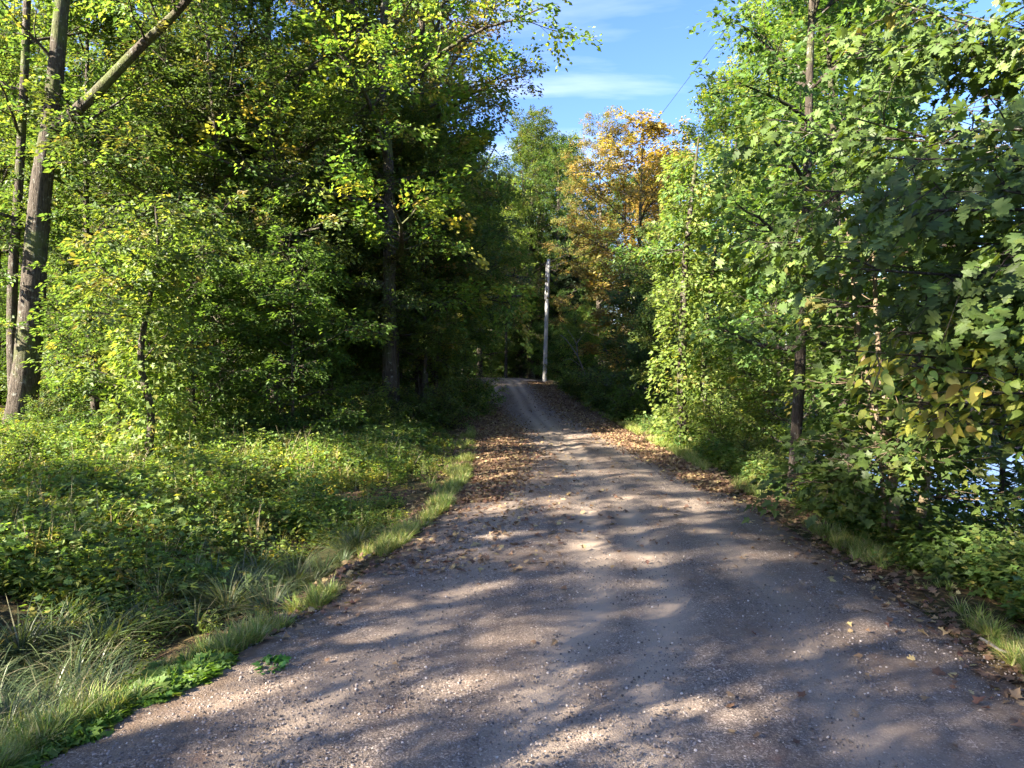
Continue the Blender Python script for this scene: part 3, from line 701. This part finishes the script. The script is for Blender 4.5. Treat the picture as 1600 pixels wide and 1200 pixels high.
fl = [(12, 60, 'mapleB'), (9, 74, 'mapleA'), (-1, 92, 'hemlock'), (5, 95, 'mapleC'), (14, 82, 'mapleB'), (-8, 88, 'mapleA'), (-9, 64, 'mapleC'),
      (9, 56, 'mapleA'), (16, 46, 'rightB'), (13, 38, 'rightB'), (-13, 96, 'mapleC'), (10, 110, 'mapleA'), (0, 112, 'mapleA'), (-14, 78, 'hemlock'), (20, 66, 'mapleA'), (-22, 92, 'mapleA')]
for x, y, kd in fl:
    put(kd, x, y, {'mapleB': 'yellowing tree', 'mapleA': 'green tree', 'mapleC': 'broad green tree', 'hemlock': 'dark evergreen', 'rightB': 'yellow green lakeside tree'}[kd] + ' in the far wood past the bend',
        group='far trees past the bend', s=fr.uniform(.85, 1.05))
fs_ = [(-1, 72), (2, 84), (-4, 82), (5, 72), (6.5, 52), (8, 36), (7, 33), (9, 40), (-7, 74), (3, 64), (-2, 68)]
for x, y in fs_:
    put('sapB', x, y, 'dark sapling filling the shade at the far end of the road', cat='sapling', group='far end saplings', s=fr.uniform(.9, 1.2), name='sapling')

# ---- unseen trees added beside and behind the viewpoint to shade the road
for i, (x, y, kd, s) in enumerate([(-10.5, -10.5, 'mid', .74), (-11.2, -6.2, 'mid', .8), (-10.6, -1.4, 'mid', .9), (-7.8, -3.6, 'mid', .66), (-11.4, 3.2, 'slimA', .85), (-13.4, 7.6, 'slimA', .85), (-8.6, -.8, 'mid', .6),
                                   (-17.5, -9, 'mapleA', .8), (-18.5, -3, 'mapleC', .68), (-18, 3.5, 'mapleB', .85), (-6, -12, 'mid', .8)]):
    put(kd, x, y, 'unseen tree added left of the viewpoint to shade the road', group='added shade trees outside the picture', s=s, sz=1.15 * s ** .3 if kd == 'mid' else s, rz=i * 1.7)

# ------------------------------------------------------------------ oak and beech boughs close by on the right
def leaf_objects(tree, S, T, mat, n, name, nvar=6):
    """the leaves that show largest become objects, the rest one mesh"""
    P, D, Nn, Sz, C = S.arrays()
    W = P + np.array(tree.location)
    d = W[:, 1]; u = W[:, 0] / d; v = (W[:, 2] - CAM_H) / d
    vis = (np.abs(u) < .72) & (v > -.58) & (v < .5) & (d > 1)
    show = np.where(vis, Sz / d, 0); order = np.argsort(-show); big = order[:n]; rest = order[n:]
    V, F, c = place(T, P[rest], D[rest], Nn[rest], Sz[rest], C[rest])
    o = link('foliage', mesh_np(name + '_foliage', V, F, mat, c, smooth=True), tree); tag(o, kind='stuff')
    base = [mesh_np(name + '_leaf', T[0], T[1], mat, np.ones(3) * np.array([[1, 1, 1]]), smooth=True) for _ in range(1)]
    M = frames(D[big], Nn[big])
    from mathutils import Matrix
    for k, i in enumerate(big):
        lo = link('leaf', base[0], tree)
        m = Matrix([[*(M[k, r] * Sz[i]), P[i][r]] for r in range(3)] + [[0, 0, 0, 1]])
        lo.matrix_basis = m @ Matrix.Diagonal((rng.uniform(.75, 1.2), rng.uniform(.8, 1.15), rng.uniform(.2, 1.9), 1)); lo.color = (*C[i], 1)
def oak():
    rg = np.random.default_rng(101); x, y = 8.2, 6.3; z0 = float(groundz(x, y))
    e = link('tree', None, loc=(x, y, z0)); tag(e, 'oak with lobed dark green leaves reaching in from the right picture edge', 'tree')
    O = np.array([x, y, z0]); G = Geo()
    P, rr, V, F = trunk_tube(rg, [[0, 0, -.2], [.1, .1, 4], [0, .2, 8], [.2, .3, 13]], .26, .05, 12, 26); G.add(V, F)
    S = Sprays(rg, 'oak', .125, T_OAK, .6, .65)
    tg = [(1330, 420, 5.6), (1420, 330, 5.4), (1250, 300, 7.0), (1500, 420, 5.0), (1560, 300, 5.2), (1230, 210, 8.0), (1330, 190, 7.0), (1440, 210, 6.4), (1540, 200, 6.0), (1300, 90, 8.5),
          (1420, 80, 8.0), (1400, 470, 6.5), (1530, 520, 5.6), (1290, 480, 7.5), (1490, 380, 6.8), (1590, 440, 5.4), (1380, 250, 6.0), (1330, 330, 7.6), (1480, 30, 8.0), (1370, 10, 8.6), (1560, 100, 8.5), (1200, 380, 8.6)]
    for k, (a, b, d) in enumerate(tg):
        t = px(a, b, d) - O; st = P[min(int((t[2] * .55 + 1.6) / 13 * 25), 24)]
        mid = st * .5 + t * .5 + np.array([0, 0, .5]) + rg.normal(0, .2, 3)
        Q = curve([st, mid, t], 12)
        limb(rg, G, S, Q, .035, 8, 1.0, 5, 12, .42, 5, start=.45, trop=-.02)
    link('trunk', G.mesh('oak_trunk', M_BARKD, True), e)
    leaf_objects(e, S, T_OAK, M_OAK, 300, 'oak')
oak()
def beech():
    rg = np.random.default_rng(103); x, y = 7.0, 6.9; z0 = float(groundz(x, y))
    e = link('tree', None, loc=(x, y, z0)); tag(e, 'young tree with oval yellow and green leaves under the oak bough', 'tree')
    O = np.array([x, y, z0]); G = Geo()
    P, rr, V, F = trunk_tube(rg, [[0, 0, -.2], [-.1, -.1, 1.6], [0, -.2, 3.2], [.1, 0, 5.2]], .06, .012, 8, 22); G.add(V, F)
    S = Sprays(rg, 'beech', .115, T_BEECH, .5, .6)
    for a, b, d, n in [(1320, 575, 5.6, 3), (1420, 600, 5.4, 4), (1440, 660, 5.5, 4), (1500, 610, 5.2, 3), (1470, 690, 5.6, 3), (1540, 640, 5.0, 4), (1585, 600, 5.2, 4), (1390, 545, 5.8, 3), (1460, 555, 5.7, 3), (1600, 700, 5.4, 3), (1560, 560, 5.3, 3)]:
        t = px(a, b - 28, d) - O; st = P[int(np.clip((t[2] * .8) / 5.2 * 21, 5, 18))]
        Q = curve([st, st * .4 + t * .6 + np.array([0, 0, .22]), t], 9)
        limb(rg, G, S, Q, .016, n + 2, .5, 3, 7, .30, 4, start=.5, trop=-.02)
    link('trunk', G.mesh('beech_trunk', M_BARKD, True), e)
    leaf_objects(e, S, T_BEECH, M_LEAF, 300, 'beech')
beech()

# ------------------------------------------------------------------ pole and wires
def pole():
    x, y = 2.62, 57.0; z0 = float(groundz(x, y)); e = link('utility_pole', None, loc=(x, y, z0))
    tag(e, 'pale weathered wooden utility pole standing beside the crest of the road', 'utility pole')
    V, F = tube([[0, 0, -.3], [.1, 0, 3], [.22, 0, 7], [.34, 0, 9.9]], [.17, .16, .145, .13], 12, cap=True)
    link('shaft', mesh_np('pole_shaft', V, F, M_POLE, smooth=True), e)
    V, F = tube([[.02, -.205, 1.35], [.022, -.2, 1.55]], [.03, .03], 8, cap=True)
    V, F = tube([[.045, 0, 1.3], [.05, 0, 1.62]], [.18, .18], 12, cap=True); link('band', mesh_np('pole_band', V, F, M_METAL), e)
    V, F = tube([[.05, -.12, 6.6], [.16, -.11, 9.6]], [.045, .045], 8, cap=True); link('conduit', mesh_np('pole_conduit', V, F, M_POLE), e)
    for h in (9.55, 9.1):
        V, F = tube([[.30, -.15, h], [.30, -.30, h], [.30, -.30, h + .1]], [.03, .04, .03], 8, cap=True); link('insulator', mesh_np('insulator', V, F, M_METAL), e)
    return np.array([x + .3, y - .3, z0 + 9.6])
ptop = pole()
def wire(a, b, sag, label, r=.012):
    t = np.linspace(0, 1, 40)[:, None]; P = a * (1 - t) + b * t; P[:, 2] -= (sag * 4 * t * (1 - t))[:, 0]
    V, F = tube(P, np.full(40, r), 5)
    tag(link('overhead_wire', mesh_np('wire', V, F, M_WIRE)), label, 'wire', 'overhead wires along the road')
wire(ptop, np.array([11.5, 1.0, 9.2]), .5, 'upper overhead wire crossing the oak leaves towards the pole', .018)
wire(ptop + [.1, 0, .2], px(1165, 0, 12) + (px(1165, 0, 12) - ptop) * .6, .1, 'thin wire rising steeply out of the picture over the right trees', .005)
wire(ptop - [0, 0, .45], np.array([11.5, 1.0, 8.7]), .6, 'lower overhead wire crossing the oak leaves towards the pole', .02)

# ------------------------------------------------------------------ geometry-node scatters
def scatter(name, protos, P, rot, scl, label, cat):
    coll = bpy.data.collections.new(name + '_protos')
    for k, me in enumerate(protos):
        o = bpy.data.objects.new('%s_%02d' % (name, k), me); coll.objects.link(o)
    me = bpy.data.meshes.new(name); n = len(P)
    me.vertices.add(n); me.vertices.foreach_set('co', np.asarray(P, np.float32).ravel())
    a = me.attributes.new('rot', 'FLOAT_VECTOR', 'POINT'); a.data.foreach_set('vector', np.asarray(rot, np.float32).ravel())
    a = me.attributes.new('scl', 'FLOAT', 'POINT'); a.data.foreach_set('value', np.asarray(scl, np.float32))
    a = me.attributes.new('pid', 'INT', 'POINT'); a.data.foreach_set('value', np.random.default_rng(n).integers(0, len(protos), n).astype(np.int32))
    ng = bpy.data.node_groups.new(name + '_scatter', 'GeometryNodeTree')
    ng.interface.new_socket('Geometry', in_out='INPUT', socket_type='NodeSocketGeometry'); ng.interface.new_socket('Geometry', in_out='OUTPUT', socket_type='NodeSocketGeometry')
    nn, ll = ng.nodes, ng.links
    gi, go = nn.new('NodeGroupInput'), nn.new('NodeGroupOutput')
    ci = nn.new('GeometryNodeCollectionInfo'); ci.inputs['Collection'].default_value = coll; ci.inputs['Separate Children'].default_value = True; ci.inputs['Reset Children'].default_value = True
    ip = nn.new('GeometryNodeInstanceOnPoints'); ip.inputs['Pick Instance'].default_value = True
    def at(nm, t):
        q = nn.new('GeometryNodeInputNamedAttribute'); q.data_type = t; q.inputs['Name'].default_value = nm; return q.outputs[0]
    ll.new(gi.outputs[0], ip.inputs['Points']); ll.new(ci.outputs[0], ip.inputs['Instance'])
    ll.new(at('pid', 'INT'), ip.inputs['Instance Index'])
    er = nn.new('FunctionNodeEulerToRotation'); ll.new(at('rot', 'FLOAT_VECTOR'), er.inputs[0]); ll.new(er.outputs[0], ip.inputs['Rotation'])
    ll.new(at('scl', 'FLOAT'), ip.inputs['Scale']); ll.new(ip.outputs[0], go.inputs[0])
    o = link(name, me); m = o.modifiers.new('scatter', 'NODES'); m.node_group = ng
    return tag(o, label, cat, kind='stuff')
def weed(seed, H, n, pal, T=T_OVAL, ls=.05):
    rg = np.random.default_rng(seed); S = Sprays(rg, pal, ls, T, .2, .4); G = Geo()
    for k in range(n):
        a = rg.uniform(0, 6.28); d = np.array([math.cos(a) * .5, math.sin(a) * .5, 1.0])
        Q = bent(rg, [0, 0, -.03], d, H * rg.uniform(.6, 1.1), 4, .12, 0)
        for j in range(1, 5):
            b = rg.uniform(0, 6.28); S.twig(Q[j], np.array([math.cos(b), math.sin(b), .25]), .13, 5, .07)
    return S.mesh('weed', M_LEAF)
def blades(seed, n, H, rad, w_, cols, arch=.6, nseg=4):
    rg = np.random.default_rng(seed); G = Geo(); t = np.linspace(0, 1, nseg + 1)
    for k in range(n):
        a = rg.uniform(0, 6.28); h = H * rg.uniform(.55, 1.1); b = np.array([math.cos(a), math.sin(a), 0]); ar = arch * rg.uniform(.3, 1.4)
        p0 = b * rad * rg.uniform(0, 1)
        P = p0 + b * (ar * h * t ** 1.7)[:, None] + np.array([0, 0, 1.0]) * (h * (t - .42 * ar * t ** 2.6))[:, None]
        s = np.array([-b[1], b[0], 0]); wd = w_ * rg.uniform(.7, 1.2) * (1 - t ** 2 * .95)
        V = np.concatenate([P - s * wd[:, None], P + s * wd[:, None]]); i = np.arange(nseg)
        F = np.stack([i, i + nseg + 1, i + nseg + 2, i + 1], -1)
        c = np.array(cols[int(rg.integers(len(cols)))]) * rg.uniform(.75, 1.25)
        G.add(V, F, c)
    return G.mesh('blades', M_GRASS)
GC = [(.15, .23, .03), (.20, .27, .035), (.11, .18, .03), (.30, .30, .07), (.40, .36, .15)]
SC_ = [(.075, .115, .04), (.095, .135, .045), (.055, .09, .035), (.085, .125, .045), (.12, .135, .06), (.19, .175, .09)]
sr = np.random.default_rng(12)
def rots(n, tilt=.15): return np.column_stack([sr.normal(0, tilt, n), sr.normal(0, tilt, n), sr.uniform(0, 6.28, n)])
def on_ground(x, y, dz=0.0): return np.column_stack([x, y, groundz(x, y) + dz])
# leafy ground cover on the left
n = 30000; y = 4.5 + 20 * sr.random(n) ** 1.1; dl = .25 + sr.gamma(2.2, 2.6, n); x = road_l(y) - dl
dens = fbm(x * .7, y * .7, 3, 40)
in_ditch = (y < 10) & (dl < np.interp(y, [4, 6, 8, 10], [4.2, 3.2, 2.4, 1.2]))
keep = (x > -19) & (~in_ditch | (sr.random(n) < .05)) & (dens + sr.normal(0, .05, n) > .385 - .04 * (y < 10) + .05 * (y > 17)) & (dl > sr.uniform(.25, 1.7, n)) & (x > -.8 * y - 2)
x, y = x[keep], y[keep]; gsc = (.5 + 1.2 * sr.random(len(x)) ** 1.7) * np.interp(dl[keep], [.2, 1.2, 2.6], [.35, .6, 1.0])
scatter('ground_cover', [weed(201, .34, 7, 'yellow'), weed(202, .30, 7, 'yellow'), weed(203, .38, 6, 'vine'), weed(204, .26, 7, 'beech'), weed(205, .42, 5, 'maple', T_MAPLE, .07), weed(206, .3, 6, 'yellow', T_DIA, .06), weed(207, .24, 6, 'beech', T_DIA, .045), weed(208, .2, 6, 'rust', T_OVAL, .045), blades(209, 26, .4, .06, .004, GC, .7), weed(210, .5, 4, 'vine', T_DIA, .05), blades(211, 9, .55, .05, .003, [(.34, .28, .16), (.26, .20, .11)], .35)],
        on_ground(x, y), rots(len(x)), gsc, 'low leafy green and yellow plants carpeting the left verge', 'ground cover')
# darker understory leaves in the wood and on the right bank
n = 9000; y = 16 + 40 * sr.random(n); x = road_l(y) - 1.5 - 26 * sr.random(n) ** 1.3
k_ = (fbm(x * .5, y * .5, 3, 60) > .45) & (x > -.8 * y)
n2 = 5200; y2 = 5.5 + 42 * sr.random(n2) ** 1.2; x2 = road_r(y2) + .7 + sr.gamma(2, 1.0, n2)
x = np.concatenate([x[k_], x2]); y = np.concatenate([y[k_], y2])
scatter('undergrowth', [weed(211, .45, 7, 'dark', T_MAPLE, .075), weed(212, .4, 7, 'maple', T_OVAL, .07), weed(213, .5, 6, 'maple', T_MAPLE, .08)], on_ground(x, y), rots(len(x)), sr.uniform(.7, 1.4, len(x)),
        'dark low undergrowth on the forest floor and right bank', 'undergrowth')
# grass
tufts = [blades(220 + k, 34, .26, .07, .0045, GC, .6) for k in range(4)]
n = 3600; y = 4.0 + 22 * sr.random(n) ** 1.5; x = road_l(y) - .06 - np.abs(sr.normal(0, .20, n))
kl = fbm(y * 1.1, x * 1.1, 3, 70) + sr.normal(0, .03, n) > .45
y2 = 4.5 + 34 * sr.random(3600) ** 1.3; x2 = road_r(y2) + .25 + np.abs(sr.normal(0, .42, 3600))
kr = fbm(y2 * .9, x2 * .9, 3, 75) + sr.normal(0, .05, 3600) > .44
x = np.concatenate([x[kl], x2[kr]]); y = np.concatenate([y[kl], y2[kr]])
scatter('grass', tufts, on_ground(x, y, -.01), rots(len(x), .25), .3 + .75 * sr.random(len(x)) ** 1.6, 'short grass along both edges of the gravel', 'grass')
# long sedge in the ditch
sedge_p = [blades(240 + k, 60, .62, .09, .008, SC_, 1.15, 6) for k in range(4)]
n = 700; y = 4.0 + 6.5 * sr.random(n); dl = sr.uniform(.8, 4.6, n); x = road_l(y) - dl
kk = (dl < np.interp(y, [4, 6, 8, 10.5], [4.6, 3.6, 2.4, 1.2])) & (fbm(x * 1.6, y * 1.6, 3, 44) > .40)
x, y = x[kk], y[kk]
scatter('ditch_grass', sedge_p, on_ground(x, y, -.02), rots(len(x), .2), sr.uniform(.45, .95, len(x)), 'long arching grass hanging down the ditch bank', 'grass')
for k, (a, b) in enumerate([(60, 1090), (170, 1010), (300, 985), (215, 985), (350, 960), (20, 1030), (110, 1120), (400, 905), (270, 950), (465, 900), (330, 930), (130, 1050)]):
    d = 2.9 * F_PX / (b - HOR) * 1.0; xx = atpx(a, d)
    o = link('grass_tussock', sedge_p[k % 4], loc=(xx, d, float(groundz(xx, d)) - .02), rz=k * 1.3, s=sr.uniform(.85, 1.15))
    tag(o, 'arching tussock of long blue green grass in the ditch beside the gravel', 'grass tussock', 'tussocks of long grass in the ditch')
# leaf litter
LITC = [(.19, .11, .058), (.15, .085, .048), (.24, .155, .08), (.29, .20, .09), (.11, .066, .042), (.33, .25, .10), (.165, .08, .048)]
def litter_leaf(k, T): return mesh_np('litter_leaf', T[0] * .085, T[1], M_DRY, np.tile(np.array(LITC[k % len(LITC)]), (len(T[0]), 1)))
lit_p = [litter_leaf(k, (T_CURL, T_MAPLE, T_OAK)[k % 3]) for k in range(9)]
def litter_xy():
    xs, yy = [], []
    def strip(n, y0, y1, uc, us):
        q = y0 + (y1 - y0) * sr.random(n) ** 1.2; u = sr.normal(uc(q), us(q)); xs.append(road_l(q) + (road_r(q) - road_l(q)) * u); yy.append(q)
    # thick drift on the left side of the road, then the right-hand drift towards the crest
    strip(22000, 12, 36, lambda q: np.interp(q, [12, 17, 24, 34], [.04, .11, .13, .08]), lambda q: np.interp(q, [12, 17, 24, 34], [.05, .11, .10, .08]))
    strip(22000, 13, 57, lambda q: np.interp(q, [13, 20, 30, 56], [1.02, .93, .87, .88]), lambda q: np.interp(q, [13, 20, 30, 56], [.05, .08, .10, .10]))
    strip(1500, 8, 20, lambda q: q * 0 + .1, lambda q: q * 0 + .18)
    strip(450, 9, 40, lambda q: q * 0 + .5, lambda q: q * 0 + .35)
    strip(900, 4.6, 13, lambda q: q * 0 + 1.03, lambda q: q * 0 + .05)
    strip(700, 6, 14, lambda q: q * 0 - .05, lambda q: q * 0 + .06)
    q = 12 + 40 * sr.random(5000); xs.append(road_l(q) - .3 - sr.gamma(2, 3.0, 5000)); yy.append(q)
    return np.concatenate(xs), np.concatenate(yy)
x, y = litter_xy(); y_ok = y > 3.5; x, y = x[y_ok], y[y_ok]
scatter('leaf_litter', lit_p, np.column_stack([x, y, roadz(x, y) + .018]), np.column_stack([sr.normal(0, .35, len(x)), sr.normal(0, .35, len(x)), sr.uniform(0, 6.28, len(x))]), sr.uniform(.55, 1.25, len(x)),
        'brown and gold fallen leaves drifted along the road edges', 'leaf litter')
# single fallen leaves that can be told apart on the near gravel
spots = [(470, 1120, 4), (415, 1065, 3), (505, 1055, 2), (610, 1062, 5), (1340, 1002, 2), (1360, 1002, 2), (1410, 1000, 4), (1400, 985, 0), (1330, 990, 3), (1355, 1045, 3), (1440, 1045, 5), (1265, 1115, 3), (1340, 1135, 2), (1455, 1110, 0),
         (1510, 1045, 3), (1360, 1075, 5), (1150, 1113, 2), (1150, 1135, 3), (1150, 1180, 2), (1190, 1185, 6), (1500, 1190, 4), (1255, 1196, 6), (830, 1025, 2), (870, 1025, 5), (1180, 1010, 6), (1440, 925, 3), (1310, 960, 2), (1275, 930, 3),
         (520, 990, 2), (560, 975, 4), (700, 890, 0), (730, 905, 4), (650, 880, 2), (680, 860, 6), (780, 870, 2), (760, 840, 0), (820, 860, 4), (900, 845, 3), (960, 900, 5), (1000, 860, 3), (1080, 850, 2), (1120, 905, 0), (1170, 880, 5), (880, 935, 3), (750, 930, 0)]
for k in range(60):
    spots.append((sr.uniform(600, 880) if k % 3 else sr.uniform(880, 1240), sr.uniform(785, 910), int(sr.integers(0, 7))))
for k, (a, b, c) in enumerate(spots):
    d = CAM_H * F_PX / (b - HOR); xx = atpx(a, d)
    if not (road_l(d) - .3 < xx < road_r(d) + .4): continue
    o = link('fallen_leaf', lit_p[(c + 7 * (k % 2)) % 9], loc=(xx, d, float(roadz(xx, d)) + .022))
    o.rotation_euler = (sr.normal(0, .3), sr.normal(0, .3), sr.uniform(0, 6.28)); o.scale = (.6 + .35 * sr.random(),) * 3
    o.color = (1.15, 1.1, 1, 1)
    shade = ('russet', 'dark brown', 'tan', 'gold', 'blackish brown', 'pale yellow', 'red brown')[((c + 7 * (k % 2)) % 9) % 7]
    tag(o, '%s dry leaf on the gravel %s, %s' % (shade, 'close to the viewer' if d < 6 else 'a little further up' if d < 9 else 'further up the road',
        'by the left edge' if a < 700 else 'by the right edge' if a > 1200 else 'between the wheel tracks'), 'leaf', 'single leaves on the gravel')

# loose gravel stones on the near road
def stone(seed):
    rg = np.random.default_rng(seed)
    g_ = (1 + 5 ** .5) / 2
    V = unit(np.array([(-1, g_, 0), (1, g_, 0), (-1, -g_, 0), (1, -g_, 0), (0, -1, g_), (0, 1, g_), (0, -1, -g_), (0, 1, -g_), (g_, 0, -1), (g_, 0, 1), (-g_, 0, -1), (-g_, 0, 1)]))
    F = np.array([(0, 11, 5), (0, 5, 1), (0, 1, 7), (0, 7, 10), (0, 10, 11), (1, 5, 9), (5, 11, 4), (11, 10, 2), (10, 7, 6), (7, 1, 8), (3, 9, 4), (3, 4, 2), (3, 2, 6), (3, 6, 8), (3, 8, 9), (4, 9, 5), (2, 4, 11), (6, 2, 10), (8, 6, 7), (9, 8, 1)])
    V = V * rg.uniform(.7, 1.15, (12, 1)) * np.array([1.0, rg.uniform(.6, .95), rg.uniform(.45, .8)])
    return mesh_np('stone', V * .01, F, M_STONE)
n = 62000; y = 3.7 + 13 * sr.random(n) ** 1.9; u = sr.uniform(-.02, 1.03, n); x = road_l(y) + (road_r(y) - road_l(y)) * u
k = fbm(x * 1.1, y * 1.1, 4, 90) + sr.normal(0, .09, n) > .43
x, y = x[k], y[k]; n = len(x)
scatter('gravel', [stone(300 + q) for q in range(6)], np.column_stack([x, y, roadz(x, y) + .001]), rots(n, .5),   .35 + 1.15 * sr.random(n) ** 3.0, 'loose grey stones scattered over the near road surface', 'gravel')
# bright low leaves at the ditch lip, one weed in the gravel
mat_w = weed(260, .06, 9, 'yellow', T_MAPLE, .07)
n = 130; y = 4.0 + 1.7 * sr.random(n); x = road_l(y) + .05 - np.abs(sr.normal(0, .2, n))
scatter('low_leaves', [mat_w], on_ground(x, y, .0), rots(n), sr.uniform(.7, 1.2, n), 'bright green creeping leaves at the ditch lip, bottom left', 'low plants').color = (.7, .85, .7, 1)
d = CAM_H * F_PX / (1055 - HOR); xx = atpx(415, d)
o = link('weed', weed(261, .07, 3, 'maple', T_MAPLE, .08), loc=(xx, d, float(roadz(xx, d))), s=.9); o.color = (.7, 1.2, .9, 1)
tag(o, 'single small bright green weed growing in the gravel', 'weed')
# sticks
def stick(pts_, r, label, mat=M_TWIG):
    V, F = tube(curve(pts_, 10), np.linspace(r, r * .5, 10), 6, cap=True)
    tag(link('fallen_stick', mesh_np('stick', V, F, mat, smooth=True)), label, 'stick')
def gp(a, b, dz=.02):
    d = CAM_H * F_PX / (b - HOR); xx = atpx(a, d); return [xx, d, float(groundz(xx, d)) + dz]
stick([gp(1530, 1000), gp(1560, 1022, .04), gp(1580, 1035, .05), gp(1625, 1038)], .016, 'crooked grey stick lying on the right verge')
def dead_sapling():
    G = Geo(); x, y = 4.9, 43.0; z0 = float(groundz(x, y))
    for P, r in (([[0, 0, 0], [-.5, 0, 1.6], [-.9, 0, 2.6], [-1.6, 0, 3.6], [-2.0, 0, 3.9]], .05), ([[-.9, 0, 2.6], [-1.0, 0, 3.4], [-1.5, .1, 4.2]], .03), ([[-.6, 0, 1.9], [-1.3, 0, 2.4], [-1.8, 0, 2.3]], .02), ([[-1.0, 0, 3.3], [-.5, 0, 4.0]], .02)):
        V, F = tube(curve(P, 9), np.linspace(r, r * .4, 9), 6); G.add(V, F)
    tag(link('dead_sapling', G.mesh('dead_sapling', M_TWIG, True), loc=(x, y, z0)), 'bare grey forked dead stem leaning left in front of the evergreens', 'dead tree')
dead_sapling()

# far woods read as one mass: beyond the bend and across the lake
fw = np.random.default_rng(66); fx, fy = [], []
while len(fx) < 420:
    yy_ = fw.uniform(84, 190); xx_ = fw.uniform(-150, 16)
    if xx_ < -.85 * yy_ - 5 or xx_ > .25 * yy_ - 12: continue
    fx.append(xx_); fy.append(yy_)
while len(fx) < 800:
    yy_ = fw.uniform(60, 700); xx_ = fw.uniform(330, 480)
    if xx_ > .85 * yy_ + 60: continue
    fx.append(xx_); fy.append(yy_)
fx, fy = np.array(fx), np.array(fy)
scatter('far_wood', [PROTO['mapleA'][1], PROTO['mapleB'][1], PROTO['mapleC'][1], PROTO['hemlock'][1]], on_ground(fx, fy, -.5), rots(len(fx), .03), fw.uniform(.8, 1.15, len(fx)), 'distant wood closing the view past the bend and over the lake', 'wood')
